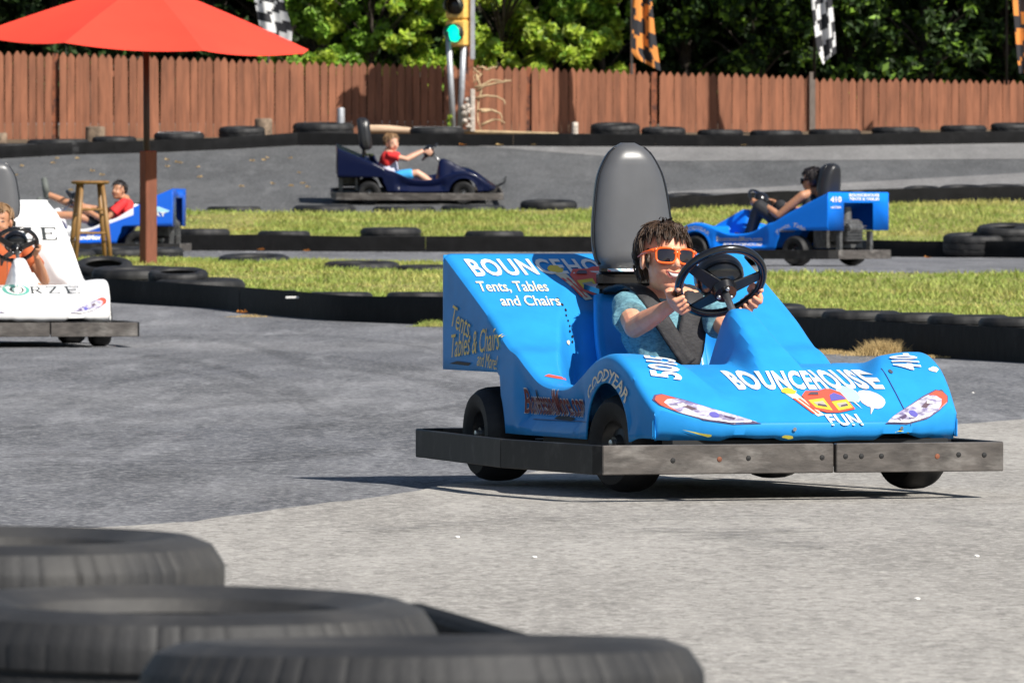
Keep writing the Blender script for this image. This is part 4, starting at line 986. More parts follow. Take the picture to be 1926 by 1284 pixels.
def kart(name, label, paint, O, theta, wing=0, slope=0, bump_shift=0, front='alu', side='bumpblack', bolts=False, steer=0, rear_engine=False, seatm='vinyl', seat_z=(.725, 1.158), thick=1):
    mw = Matrix.Translation(O) @ Matrix.Rotation(slope, 4, 'X') @ Matrix.Rotation(R(theta - 90), 4, 'Z')
    root = tag(empty(name, mw), label, 'go-kart', None)
    body = make_body(root, paint, wing)
    bumper(root, front, side, bump_shift, bolts)
    for y in (-.49, .51): make_wheel(root, -.54, y, steer)
    for y in (-.50, .50): make_wheel(root, -1.82, y, 0, 1.25)
    seat_back(root, *seat_z, m=seatm, paint=paint, thick=thick); steering(root)
    b = MB(); b.box((-2.08, 0, .36), (.26, .32, .26), bev=.03); b.tube([(-2.1, .02, .45), (-2.1, .02, .62)], [.07, .06], 14); b.tube([(-2.2, -.1, .4), (-2.2, .15, .4)], .05, 12)
    for i in range(6): b.box((-2.08, 0, .27 + i * .03), (.30, .36, .008))
    b.box((-1.99, 0, .29), (.03, .86, .2)); b.box((-2.2, .28, .24), (.05, .05, .26)); b.box((-2.2, -.28, .24), (.05, .05, .26)); b.build('engine', 'engine', root, auto=40)
    return root, body, mw
def headlight(bv, root, side, m='silver'):
    s_ = 1 if side > 0 else -1; c = (.3, -.350 if s_ < 0 else .372, .270)
    out = [(-.150, -.042), (-.06, -.045), (.03, -.028), (.10, .000), (.150, .028), (.162, .048), (.150, .066), (.125, .070), (.06, .048), (-.03, .010), (-.10, -.018)]
    fl = lambda pl: [(x * s_ * (1.05 if s_ < 0 else .88), y * (.85 if s_ < 0 else .95)) for x, y in pl]
    sc = lambda pl, k: [(x * k + .0, y * k + .0) for x, y in pl]
    hl = decal_poly(bv, root, [fl(out)], c, 'front', 'stout', .0025, 'headlight_sticker')
    inn = [(lerp(x, .02, .05), lerp(y, .005, .10)) for x, y in out]; decal_poly(bv, hl, [fl(inn)], c, 'front', m, .0038, 'sticker_lens')
    red = [(.095, .002), (.145, .028), (.156, .047), (.146, .062), (.124, .066), (.085, .052), (.115, .050), (.130, .038), (.118, .020)]
    decal_poly(bv, hl, [fl(red)], c, 'front', 'stred', .005, 'sticker_indicator')
    decal_poly(bv, hl, [fl(circ(-.015, -.010, .016, ry=.011))], c, 'front', 'stblue', .005, 'sticker_bulb')
    decal_poly(bv, hl, [fl([(-.125, -.0365), (-.05, -.038), (.03, -.021), (.085, .000), (.03, -.015), (-.05, -.032)])], c, 'front', 'white', .005, 'sticker_highlight')
    decal_poly(bv, hl, [fl([(.03, .012), (.075, .036), (.085, .030), (.05, .008)])], c, 'front', 'stdark', .005, 'sticker_shade')
    decal_poly(bv, hl, [fl([(-.08, -.022), (-.045, -.012), (-.048, -.020), (-.07, -.028)])], c, 'front', 'stout', .005, 'sticker_shade')
    decal_poly(bv, hl, [fl([(.06, .024), (.085, .022), (.09, .030), (.07, .034)])], c, 'front', 'white', .0058, 'sticker_glint')
def bounce_art(bv, root, c, mode, k=1, d=.3, ky=1):
    def pl(p): return [(x * k, y * k * ky) for x, y in p]
    def dp(polys, m, off, nm): return decal_poly(bv, root, [pl(p) for p in polys], c, mode, m, off, nm, maxd=d + 1, cell=.03)
    dp([[(-.145, .045), (-.10, .045), (-.045, -.055), (-.075, -.06), (-.085, -.045)]], 'cream', .003, 'popcorn_box_picture')
    dp([[(-.128, .02), (-.118, .02), (-.078, -.048), (-.088, -.048)], [(-.108, .02), (-.098, .02), (-.060, -.050), (-.068, -.050)]], 'stred', .0042, 'popcorn_stripe_picture')
    dp([circ(-.123, .052, .028, 14, .014, .18, 2)], 'styel', .0046, 'popcorn_picture')
    dp([circ(.115, .035, .040, 16, .036, .06, 5), circ(.185, .012, .045, 16, .040, .05, 6)], 'stpink', .003, 'candy_floss_picture')
    dp([circ(.110, .036, .041, 16, .037, .06, 5)], 'stsky', .0042, 'blue_candy_floss_picture')
    dp([[(.108, .002), (.116, .002), (.124, -.03)], [(.162, -.022), (.172, -.026), (.142, -.055)]], 'cream', .0045, 'candy_stick_picture')
    dp([[(-.085, .03), (-.055, .052), (.0, .052), (.03, .060), (.055, .060), (.085, .045), (.095, -.03), (.02, -.045), (-.03, -.045), (-.075, -.025)]], 'stred', .0055, 'bounce_house_picture')
    dp([[(-.072, .010), (-.005, .018), (-.002, -.036), (-.062, -.022)], [(.018, .002), (.086, .012), (.088, -.024), (.022, -.036)]], 'styel', .0068, 'bounce_house_front_picture')
    for nt_ in ([(-.058, .0), (-.016, .006), (-.012, -.022), (-.05, -.014)], [(.032, -.006), (.074, .0), (.076, -.016), (.034, -.024)]): dp([nt_], 'stgrey', .0080, 'bounce_house_net_picture')
    dp([[(.018, .006), (.030, .032), (.055, .042), (.080, .028), (.086, .014)]], 'stblue', .0068, 'bounce_house_roof_picture')
    for sh_ in ([(-.06, .034), (-.04, .046), (-.01, .046), (-.015, .034)], [(-.045, -.006), (-.016, -.012), (-.013, -.021), (-.048, -.014)], [(.045, -.014), (.074, -.008), (.075, -.015), (.04, -.021)]): dp([sh_], 'stdark', .0092, 'bounce_house_shade_picture')

# the blue bounce house kart
TH = 19
K1, B1, MW1 = kart('go_kart', 'bright blue go-kart with white bounce house lettering in the right foreground', 'bluepaint', Vector((1.02, 28.35, 0)), TH, bump_shift=-.07, bolts=True, steer=12)
bv = bvh_of(B1)
decal_text(bv, K1, 'BOUNCEHOUSE', (.3, .062, .368), 'front', .49, .060, 'white', bold=.040, space=1.12, off=.0045)
decal_text(bv, K1, 'FUN', (.3, .105, .243), 'front', .112, .034, 'white', bold=.03, space=1.1, off=.0045)
bounce_art(bv, K1, (.3, .088, .297), 'front', .86, ky=.82)
headlight(bv, K1, 1); headlight(bv, K1, -1)
decal_text(bv, K1, '5015', (-.385, -.425, .9), 'top', .15, .105, 'white', bold=.03, rot=80, off=.0045)
decal_text(bv, K1, '410-', (-.41, .435, .9), 'top', .13, .095, 'white', bold=.03, rot=80, off=.0045)
decal_text(bv, K1, 'BOUNCEHOUSE', (-1.2, -.185, .730), 'front', .63, .052, 'white', bold=.028, space=1.12, off=.0045, maxd=1.1, warp=lambda x, y: (x, y * (1.0 - .5 * x) + .012 * x))
decal_text(bv, K1, 'Tents, Tables', (-1.2, -.395, .660), 'front', .25, .040, 'cream', bold=.012, shear=.35, off=.0045)
decal_text(bv, K1, 'and Chairs', (-1.2, -.375, .615), 'front', .22, .034, 'cream', bold=.012, shear=.35, off=.0045)
bounce_art(bv, K1, (-1.2, -.075, .672), 'front', .95)
decal_text(bv, K1, 'Tents,', (-2.03, -1, .535), 'right', .21, .088, 'gold', bold=.0, shear=.35, rot=-12, off=.0045)
decal_text(bv, K1, 'Tables & Chairs', (-1.88, -1, .475), 'right', .52, .080, 'gold', bold=.0, shear=.4, rot=4, off=.0045)
decal_text(bv, K1, 'and More!', (-1.75, -1, .413), 'right', .22, .050, 'gold', bold=.0, shear=.4, rot=-3, off=.0045)
decal_text(bv, K1, 'BouncesandMore.com', (-1.125, -1, .283), 'right', .604, .089, 'white', bold=.03, off=.004, space=1.05)
decal_text(bv, K1, 'BouncesandMore.com', (-1.123, -1, .282), 'right', .60, .083, 'redink', bold=.012, off=.006, space=1.05)
def arcw(r):
    return lambda x, y: (math.sin(x / r) * (r + y), math.cos(x / r) * (r + y) - r)
decal_text(bv, K1, 'GOODYEAR', (-.54, -1, .385), 'right', .40, .042, 'cream', bold=.015, off=.0045, warp=arcw(.25))
# chips and screws
decal_poly(bv, K1, [circ(.155, .0, .045, 12, .010, .35, 3)], (.3, .14, .196), 'front', 'chip', .003, 'paint_chip')
decal_poly(bv, K1, [circ(0, 0, .020, 9, .006, .3, 4)], (.3, -.10, .190), 'front', 'chip', .003, 'paint_chip')
decal_poly(bv, K1, [circ(0, 0, .016, 9, .008, .3, 5)], (.3, .515, .40), 'front', 'cream', .003, 'paint_chip')
decal_poly(bv, K1, [[(-.06, .012), (.02, -.012), (.03, -.010), (.03, -.004), (.0, .0)]], (.3, -.385, .203), 'front', 'chip', .003, 'paint_chip')
for k in range(9): decal_poly(bv, K1, [circ(random.gauss(0, .006), -.018 * k, .0035 + .002 * random.random(), 6)], (-1.2, -.265, .62), 'front', 'black', .003, 'drill_hole')
decal_poly(bv, K1, [circ(0, 0, .012, 8, .008, .3, 8)], (-1.2, -.29, .475), 'front', 'cream', .003, 'paint_chip')
decal_poly(bv, K1, [[(-.05, .008), (.04, -.01), (.05, -.004), (-.03, .014)]], (-.9, -.47, .36), 'front', 'stred', .003, 'red_scrape')

for (cx_, cz_, pl_) in ((-1.02, .235, [(-.10, -.006), (.08, -.010), (.11, 0), (.02, .006), (-.08, .004)]), (-1.30, .29, [(-.03, -.03), (.0, -.032), (.02, .03), (.01, .034)]), (-2.05, .40, [(-.12, -.004), (.09, -.008), (.12, .002), (-.03, .006)])):
    decal_poly(bv, K1, [pl_], (cx_, -1, cz_), 'right', 'black', .003, 'rubber_scuff')
decal_poly(bv, K1, [[(0, -.10), (.003, -.10), (.0045, .10), (.0015, .10)]], (.3, .335, .325), 'front', 'navyink', .0028, 'panel_seam')
for y_, z_ in ((-.50, .30), (.50, .33), (-.08, .215), (.30, .215), (.36, .395)):
    decal_poly(bv, K1, [circ(0, 0, .0065, 10)], (.3, y_, z_), 'front', 'steel', .004, 'screw_head')
# white kart at the left edge
fr_ = Vector((-701 * 58.6 / FPX, 58.6, 0)); th2 = 11
O2 = fr_ - Vector((math.cos(R(th2)), math.sin(R(th2)), 0)) * .70; O2.z = 0
K2, B2, MW2 = kart('go_kart', 'white go-kart with FORZE lettering cut by the left edge', 'whitepaint', O2, th2, wing=.22, steer=0, seat_z=(.86, 1.26))
bv2 = bvh_of(B2)
def serif_text(bvt, root, s, c, mode, ch, cw, gap, m, st=.16):
    """thin serif capitals drawn as strokes"""
    def bar(a, b_, w0, w1=None):
        a, b_ = Vector(a), Vector(b_); d = (b_ - a).normalized(); n = Vector((-d.y, d.x)); w1 = w0 if w1 is None else w1
        return [tuple(a + n * w0 / 2), tuple(b_ + n * w1 / 2), tuple(b_ - n * w1 / 2), tuple(a - n * w0 / 2)]
    T, t = st, st * .4; polys = []; x0 = -(len(s) - 1) * (cw + gap) / 2
    for i, chh in enumerate(s):
        pl = []
        if chh in 'EF':
            pl += [bar((.2, 0), (.2, 1), T), bar((.05, .98), (.9, .98), t), bar((.2, .52), (.65, .52), t), bar((.05, .02), (.4, .02), t), bar((.88, .8), (.88, 1), t), bar((.65, .42), (.65, .62), t)]
            if chh == 'E': pl += [bar((.05, .02), (.9, .02), t), bar((.9, 0), (.9, .22), t)]
        elif chh == 'Z': pl += [bar((.1, .97), (.9, .97), t), bar((.1, .03), (.95, .03), t), bar((.15, .05), (.85, .95), T), bar((.1, .8), (.1, 1), t), bar((.93, 0), (.93, .2), t)]
        elif chh == 'R': pl += [bar((.2, 0), (.2, 1), T), bar((.05, .98), (.6, .98), t), bar((.05, .02), (.38, .02), t), bar((.2, .5), (.6, .5), t), bar((.6, .98), (.78, .85), t * 1.5), bar((.78, .85), (.78, .62), T), bar((.78, .62), (.6, .5), t * 1.5), bar((.5, .5), (.9, .03), T), bar((.8, .02), (1.02, .02), t)]
        elif chh == 'O':
            for k in range(14):
                a0, a1 = 6.2832 * k / 14, 6.2832 * (k + 1) / 14; f = lambda a: (.5 + .44 * math.cos(a), .5 + .48 * math.sin(a)); w_ = t + (T - t) * abs(math.cos((a0 + a1) / 2)); pl.append(bar(f(a0), f(a1), w_))
        polys += [[((p[0] - .5) * cw + x0 + i * (cw + gap), (p[1] - .5) * ch) for p in q] for q in pl]
    bm_ = None
    for n_, q in enumerate(polys): decal_parts.setdefault((id(root), m, c), []).append(q)
    bm = bmesh.new()
    for q in polys:
        try: bm.faces.new([bm.verts.new((x, y, 0)) for x, y in q])
        except ValueError: pass
    project(bm, bvt, c, mode, .0035); return finish(bm, 'lettering', m, root)
decal_parts = {}
decal_poly(bv2, K2, [circ(0, 0, .088, 26, .036)], (.3, -.075, .385), 'front', 'teal', .0025, 'teal_ring')
decal_poly(bv2, K2, [circ(0, 0, .062, 24, .030)], (.3, -.075, .387), 'front', 'white', .0030, 'ring_centre')
serif_text(bv2, K2, 'FORZE', (.3, .055, .385), 'front', .045, .085, .04, 'ink')
decal_poly(bv2, K2, [[(-.12, -.004), (.2, .0), (.2, .005), (-.12, .002)], [(-.2, -.03), (.04, -.026), (.04, -.020), (-.2, -.023)]], (.3, .02, .34), 'front', 'greyink', .003, 'small_print')
serif_text(bv2, K2, 'FORZE', (-1.2, .02, .76), 'front', .085, .12, .045, 'ink', .2)
decal_poly(bv2, K2, [[(x, 0), (x + .02, .0), (x + .02, .012), (x, .012)] for x in (.10, .14, .18, .22, .26)], (-1.2, .02, .675), 'front', 'greyink', .003, 'small_print')
headlight(bv2, K2, 1); headlight(bv2, K2, -1)

# navy kart, side on, on the upper track
slope = math.atan(.0637)
f3 = math.radians(96); g3 = P(938, 372, 119.8)
O3 = Vector((wx(944, 119.2), 119.2, gz(119.2) + .0))
K3, B3, MW3 = kart('go_kart', 'dark navy go-kart seen side on upon the upper track', 'navy', O3, 92, slope=slope, front='bumpbrown' if False else 'alu', side='bumpbrown' if False else 'alu', bolts=False, seatm='vinyl_dark', thick=1.7)
b = MB()                                                   # bent mesh grille at its nose
for i in range(7): b.tube([(-.14, -.28 + i * .05, .2), (.02, -.27 + i * .05, .27), (.05, -.26 + i * .045, .31 if i > 1 else .37)], .005, 5)
for zz in (.22, .27, .32): b.tube([(.0, -.3, zz), (.05, .02, zz + .02)], .006, 5)
b.build('bent_grille', 'black', K3)

# blue kart driving away on the right: it heads left and away
O4 = Vector((wx(1330, 97.2), 97.2, gz(96.5)))
K4, B4, MW4 = kart('go_kart', 'bright blue go-kart driving away behind the boy, rear panel in sun', 'blue2', Vector((wx(1288, 93.2), 93.2, gz(93))), -90 - 37, bolts=False, seatm='vinyl_dark', thick=1.9, seat_z=(.68, 1.08))
bv4 = bvh_of(B4)
decal_text(bv4, K4, 'BOUNCEHOUSE', (-2.8, -.10, .745), 'rear', .55, .030, 'white', bold=.03, off=.004)
decal_text(bv4, K4, 'TENTS & TABLES', (-2.8, -.10, .705), 'rear', .55, .028, 'white', bold=.03, off=.004)
decal_text(bv4, K4, '410', (-2.8, .42, .70), 'rear', .2, .06, 'cream', bold=.03, off=.004)
decal_text(bv4, K4, 'and Chairs', (-2.8, .42, .62), 'rear', .18, .025, 'white', bold=.02, off=.004)
decal_text(bv4, K4, 'BouncesandMore.com', (-1.1, 1, .285), 'left', .58, .05, 'greyink', bold=.02, off=.004)
decal_text(bv4, K4, 'BOUNCEHOUSE', (-1.15, 1, .225), 'left', .5, .025, 'white', bold=.03, off=.004)
decal_text(bv4, K4, 'Tents, Tables', (-1.80, 1, .43), 'left', .46, .05, 'greyink', bold=.01, shear=.3, off=.004, warp=arcw(.27))
decal_text(bv4, K4, 'GOODYEAR', (-.54, 1, .40), 'left', .40, .04, 'greyink', bold=.015, off=.004, warp=arcw(.27))

# blue and white kart heading left behind the stool
O5 = Vector((wx(-12, 105), 105, gz(104.5)))
K5, B5, MW5 = kart('go_kart', 'blue and white go-kart heading left behind the stool and post', 'bluewhite', O5, -90 - 6, bolts=False, seatm='seatgrey', wing=.05, seat_z=(.74, 1.18))
bv5 = bvh_of(B5)
decal_text(bv5, K5, 'BouncesandMore', (-1.12, 1, .245), 'left', .62, .06, 'white', bold=.03, off=.004)
decal_poly(bv5, K5, [[(-.18, 0), (.16, -.02), (.19, .0), (.06, .05), (-.02, .055), (-.1, .035)]], (-2.03, 1, .56), 'left', 'stsky', .004, 'car_sticker')
decal_text(bv5, K5, 'KART', (-2.03, 1, .52), 'left', .28, .05, 'white', bold=.03, off=.005)

decal_poly(bv, K1, [[(-.30, 0), (.30, .004), (.30, .0065), (-.30, .0025)]], (-1.03, -1, .222), 'right', 'navyink', .003, 'sill_seam')

# ---------------------------------------------------------------- people
def frame(yaw, pitch=0, roll=0):                          # head axes in kart space: x = forward, y = left, z = up
    return Matrix.Rotation(R(yaw), 3, 'Z') @ Matrix.Rotation(R(-pitch), 3, 'Y') @ Matrix.Rotation(R(roll), 3, 'X')
def head_sdf(b, hc, HM, k=1.0, neck=None, hi=True):
    def E(c, r, rot=None): b.ell(hc + HM @ (Vector(c) * k), tuple(v * k for v in r), HM @ rot if rot is not None else HM, 22, 14)
    def Cc(a, c, r0, r1): b.cap(hc + HM @ (Vector(a) * k), hc + HM @ (Vector(c) * k), r0 * k, r1 * k, 10)
    E((-.012, 0, .030), (.092, .073, .078)); E((.020, 0, -.022), (.068, .059, .080)); E((.042, 0, -.083), (.032, .031, .022)); E((.012, 0, -.068), (.052, .050, .034))
    for s_ in (-1, 1):
        E((.050, s_ * .030, -.034), (.030, .025, .027)); E((.002, s_ * .076, -.010), (.015, .010, .028), Matrix.Rotation(R(s_ * 18), 3, 'Z')); E((-.006, s_ * .076, .003), (.014, .005, .016))
        E((.088, s_ * .010, -.026), (.010, .008, .007))
    if hi:
        E((.071, 0, .030), (.014, .045, .011)); Cc((.082, 0, .012), (.100, 0, -.020), .0068, .0100); E((.099, 0, -.024), (.010, .009, .009))
        E((.0815, 0, -.0455), (.010, .022, .0055)); E((.079, 0, -.0640), (.011, .018, .0065)); E((.074, 0, -.055), (.012, .030, .014))
    else: Cc((.08, 0, .01), (.098, 0, -.02), .008, .010)
    if neck is not None: b.cap(hc + HM @ Vector((-.022, 0, -.045)) * k, neck, .042 * k, .046 * k)
def hand(b, G_, T, Rr, N, k=1.0, curl=1.0, wrist=None):
    """a hand gripping a rim at G_: T along the rim, Rr outward, N towards the driver"""
    palm = G_ + N * .024 * k + Rr * .010 * k
    for t in (-.024, -.008, .008, .024): b.cap(wrist.lerp(palm, .45) + T * t * .7 * k if wrist is not None else palm, palm + T * t * k + Rr * .008 * k, .0125 * k, .0115 * k, 8)
    for i, o in enumerate((-.028, -.0095, .009, .0265)):
        ln = (.88, 1.0, 1.03, .92)[i]; r = .0083 * k
        kn = palm + T * o * k + Rr * .016 * k; m1 = G_ + T * o * k * 1.02 + Rr * .0275 * k * ln + N * .002 * k; m2 = G_ + T * o * k + Rr * .014 * k - N * .0235 * k * ln; tip = G_ + T * o * k * .98 - Rr * .009 * k - N * .020 * k
        b.chain([kn, m1, m2, tip], [r * 1.12, r * 1.05, r, r * .85], 8)
    th0 = palm + T * .020 * k - Rr * .012 * k; b.chain([th0, G_ + T * .040 * k - Rr * .020 * k + N * .012 * k, G_ + T * .052 * k - Rr * .006 * k - N * .010 * k], [.011 * k, .0095 * k, .008 * k], 8)
def poly_on_face(bvt, parent, polys, hc, HM, k, m, off, name):
    mode = (HM @ Vector((0, 1, 0)), HM @ Vector((0, 0, 1)), HM @ Vector((-1, 0, 0)))
    return decal_poly(bvt, parent, [[(x * k, y * k) for x, y in pl] for pl in polys], hc + HM @ Vector((.135 * k, 0, 0)), mode, m, off, name, maxd=.10, cell=.008)
def hair_mesh(b, hc, HM, k, rnd, n, fringe, longh=0, vol=1.0, messy=1.0, front=.060, side=-.035, thick=.0062):
    # scalp shell
    rx, ry, rz = .101 * vol, .083 * vol, .092 * vol; c0 = Vector((-.017, 0, .030)); nu, nv = 40, 24; idx = {}
    def keep(p):
        if p.x > .035: return p.z > front - .45 * (.09 - p.x) * 0
        if p.x > -.005: return p.z > lerp(side + .05, front, (p.x + .005) / .04)
        return p.z > side - longh - (.02 if p.x < -.04 else 0)
    for i in range(nv + 1):
        for j in range(nu):
            th, ph = math.pi * i / nv, 6.2832 * j / nu; d = Vector((math.sin(th) * math.cos(ph), math.sin(th) * math.sin(ph), math.cos(th)))
            wv = 1 + .035 * noise.noise(d * 4) * messy; p = c0 + Vector((d.x * rx, d.y * ry, d.z * rz)) * wv; idx[i, j] = (len(b.v), keep(p)); b.v.append(tuple(hc + HM @ (p * k)))
    for i in range(nv):
        for j in range(nu):
            q = [idx[i, j], idx[i + 1, j], idx[i + 1, (j + 1) % nu], idx[i, (j + 1) % nu]]
            if all(x[1] for x in q): b.f.append(tuple(x[0] for x in q)); b.m.append(0)
    def push(q, lo_, hi_):
        if q.z < -.055: return q
        d = q - c0; e = math.sqrt((d.x / rx) ** 2 + (d.y / ry) ** 2 + (d.z / rz) ** 2)
        if e < lo_: return c0 + d * (lo_ / max(e, .01))
        if e > hi_: return c0 + d * (lerp(e, hi_, .7) / e)
        return q
    def lock(p, v, L, grav=.5, seg=7, ns=11, lift=.06, spread=.0085):
        v = Vector(v).normalized(); cur = Vector((rnd.gauss(0, 1), rnd.gauss(0, 1), rnd.gauss(0, .7))) * .055 * messy; g = [Vector(p)]
        for s_ in range(seg):
            v = (v + Vector((0, 0, -grav / seg)) + cur).normalized(); g.append(push(g[-1] + v * L / seg, 1.01, 1.03 + lift * (s_ + 1) / seg))
        for _ in range(ns):
            o = Vector((rnd.gauss(0, 1), rnd.gauss(0, 1), rnd.gauss(0, 1))) * spread * .6; ln = rnd.uniform(.7, 1.1); pts = []
            for i, q in enumerate(g):
                t = i / seg; pts.append(g[0].lerp(q, ln) + o * (1 - .65 * t) + cur * .02 * t * t)
            pts = [push(q, 1.0, 1.2) for q in pts]; rr_ = thick * rnd.uniform(.7, 1.15)
            b.tube([hc + HM @ (q * k) for q in pts], [rr_ * k * t for t in ([.8, 1, 1, .95, .85, .7, .45, .1][:seg + 1])], 4, flat=.7)
    crown = Vector((-.045, .012, .125))
    for _ in range(n):
        th = math.acos(rnd.uniform(-.2, 1)); ph = rnd.uniform(0, 6.2832); d = Vector((math.sin(th) * math.cos(ph), math.sin(th) * math.sin(ph), math.cos(th)))
        p = c0 + Vector((d.x * rx, d.y * ry, d.z * rz))
        if not keep(p): continue
        near_ear = abs(p.y) > .05 and -.04 < p.x < .04 and p.z < .06
        if p.x > .02 and p.z < .085: continue
        out = (p - crown); out.z *= .4; v = out.normalized(); v = v - d * v.dot(d) + d * rnd.uniform(.0, .25) * messy
        top = p.z > .09
        lock(p, v, rnd.uniform(.018, .028) if near_ear else rnd.uniform(.045, .075) if p.x < .02 or not top else rnd.uniform(.03, .05), rnd.uniform(.0, .4), lift=.14 if top and rnd.random() < .35 * messy else .05)
    for (y, z, L, dy) in fringe:
        lock((.070, y, z + .048), (.6, dy, .1), L, 2.0, ns=9, lift=.07, spread=.006)
    return b
def person(mw, label, P_):
    """seated driver, every point in the space of the kart"""
    root = tag(empty('person', mw), label, 'person'); k = P_.get('k', 1.0); hc = Vector(P_['head']); HM = frame(*P_['hdir']); vox = P_.get('vox', .006)
    nk = Vector(P_['neck']); b = MB()
    head_sdf(b, hc, HM, k, nk, P_.get('hi', False))
    sh, el, wr = P_['sh'], P_['el'], P_['wr']; ch, pe = Vector(P_['chest']), Vector(P_['pelvis'])
    ar = P_.get('arm_r', (.041, .033, .023))
    for s_ in (0, 1):
        S0, E0, W0 = Vector(sh[s_]), Vector(el[s_]), Vector(wr[s_])
        m0 = S0.lerp(E0, .5); m1 = E0.lerp(W0, .35)
        b.chain([S0, m0, E0, m1, W0], [ar[0], ar[0] * .97, ar[1] * 1.04, ar[1] * 1.06, ar[2]])
        if P_.get('phi'):
            ph = P_['phi'][s_]; g = ringp(ph); T = (SW_U * math.cos(R(ph)) - SW_Y * math.sin(R(ph))); Rr = (g - SW_C).normalized(); hand(b, g, T if s_ == 1 else T * -1, Rr, SW_N, k * P_.get('hk', 1.0), wrist=W0)
        else: b.chain([W0, W0 + (W0 - E0).normalized() * .08], [.026, .022])
    b.chain([nk, ch], [.055 * k, .08 * k]); b.ell(ch, (.085 * k, .13 * k, .12 * k), frame(0, -10)); b.cap(ch, pe, .095 * k, .11 * k)
    for s_ in (-1, 1): b.cap(nk, Vector(sh[0 if s_ < 0 else 1]), .04 * k, .042 * k)
    hips, kn, an = P_['hip'], P_['knee'], P_['ankle']
    for s_ in (0, 1):
        H0, K0, A0 = Vector(hips[s_]), Vector(kn[s_]), Vector(an[s_]); lr = P_.get('leg_r', (.072, .05, .035)); b.chain([H0, H0.lerp(K0, .5), K0, K0.lerp(A0, .35), A0], [lr[0], lr[0] * .85, lr[1], lr[1] * .98, lr[2]])
        b.cap(A0, A0 + Vector(P_.get('foot', (.15, 0, .05))), .034, .026)
    body = b.build('body', P_['skin'], root)
    evalmesh(body, [('REMESH', dict(mode='VOXEL', voxel_size=vox)), ('SMOOTH', dict(factor=.5, iterations=P_.get('sm', 3)))])
    bvt = bvh_of(body)
    # clothing
    b = MB(); t = .011
    b.ell(ch, (.088 * k + t, .132 * k + t, .122 * k + t), frame(0, -10)); b.cap(ch, pe, .096 * k + t, .112 * k + t)
    sl_ = P_.get('sleeve', .55)
    for s_ in (0, 1):
        S0, E0 = Vector(sh[s_]), Vector(el[s_]); q = Vector(sh[s_])
        if sl_ > 0: b.cap(nk.lerp(ch, .22), S0, .048 * k, ar[0] + t)
        else: b.cap(nk.lerp(ch, .22), nk.lerp(ch, .3).lerp(S0, .55), .048 * k, .045 * k)
        if sl_ > 0: b.tube([S0, S0.lerp(E0, sl_ * .6), S0.lerp(E0, sl_)], [ar[0] + t, ar[0] + t * 1.6, ar[0] + t * 2.1], 20); b.ell(S0, ((ar[0] + t),) * 3)
    so_ = b.build('shirt', P_['shirt'], root); evalmesh(so_, [('REMESH', dict(mode='VOXEL', voxel_size=vox * 1.2)), ('SMOOTH', dict(factor=.5, iterations=5))])
    rn = P_.get('wrinkle', 0)
    if rn:
        for v in so_.data.vertices:
            n_ = v.normal; q = v.co; d_ = noise.noise(Vector((q.x * 14 + q.z * 9, q.y * 16, q.z * 22))) + .5 * noise.noise(Vector((q.x * 40, q.y * 30 + q.z * 22, q.z * 34))); v.co = q + n_ * d_ * rn
    if P_.get('vest'):
        b = MB(); b.ell(ch + Vector((.0, 0, -.02)), (.088 * k + t * 1.6, .10 * k + t, .11 * k + t), frame(0, -10)); b.cap(ch, pe, .09 * k + t * 1.5, .10 * k + t * 2)
        b.build('shirt_side_panel', P_['vest'], root, smooth=True)
    if P_.get('shorts'):
        b = MB(); sk = P_.get('short_len', .6); lr = P_.get('leg_r', (.072, .05, .035))
        for s_ in (0, 1): H0, K0 = Vector(hips[s_]), Vector(kn[s_]); b.cap(H0, H0.lerp(K0, sk), lr[0] + .014, lerp(lr[0], lr[1], sk) + .014)
        if sk >= 1:
            for s_ in (0, 1): b.cap(Vector(kn[s_]), Vector(an[s_]), lr[1] + .012, lr[2] + .012)
        b.ell(pe, (.11, .13, .10)); o = b.build('trousers' if sk >= 1 else 'shorts', P_['shorts'], root); evalmesh(o, [('REMESH', dict(mode='VOXEL', voxel_size=.009)), ('SMOOTH', dict(factor=.5, iterations=4))])
    if P_.get('shoe'):
        for s_ in (0, 1):
            A0 = Vector(an[s_]); b = MB(); d = Vector(P_.get('foot', (.15, 0, .05))); b.cap(A0 - d * .1, A0 + d * 1.05, .046, .038); b.ell(A0, (.045, .045, .05)); b.build('shoe', P_['shoe'], root, smooth=True)
    b = MB(); rnd = random.Random(P_.get('seed', 1)); hk = P_.get('hair', {})
    hair_mesh(b, hc, HM, k, rnd, hk.get('n', 120), hk.get('fringe', []), hk.get('long', 0), hk.get('vol', 1.0), hk.get('messy', .6), hk.get('front', .06), hk.get('side', -.02), hk.get('thick', .0062))
    if P_.get('ends'):
        for s_ in (-1, 1):
            for _ in range(26):
                p = Vector((rnd.uniform(.014, .030), s_ * rnd.uniform(.064, .071), rnd.uniform(-.002, .03))); b.tube([hc + HM @ (q * k) for q in (p, p + Vector((.001, s_ * .003, -.016)), p + Vector((.0, s_ * .001, -.034)))], [.0038, .0032, .0006], 5)
        for _ in range(380):
            p = Vector((rnd.uniform(-.10, -.045), rnd.uniform(-.068, .068), rnd.uniform(-.03, .02))); d = Vector((.004, -p.y * .1, -.034)); b.tube([hc + HM @ (q * k) for q in (p, p + d * .6, p + d * 1.3 + Vector((.006, 0, 0)))], [.0034, .003, .0008], 4)
    b.build('hair', P_['hairm'], root, smooth=True)
    if P_.get('face', True) and not P_.get('glasses'):
        for s_ in (-1, 1):
            poly_on_face(bvt, root, [circ(s_ * .029, .004, .0115, 10, .005)], hc, HM, k, 'eye', .0025, 'eye')
            poly_on_face(bvt, root, [[(s_ * .014, .022), (s_ * .03, .028), (s_ * .044, .021), (s_ * .03, .024)]], hc, HM, k, 'hair_black', .003, 'eyebrow')
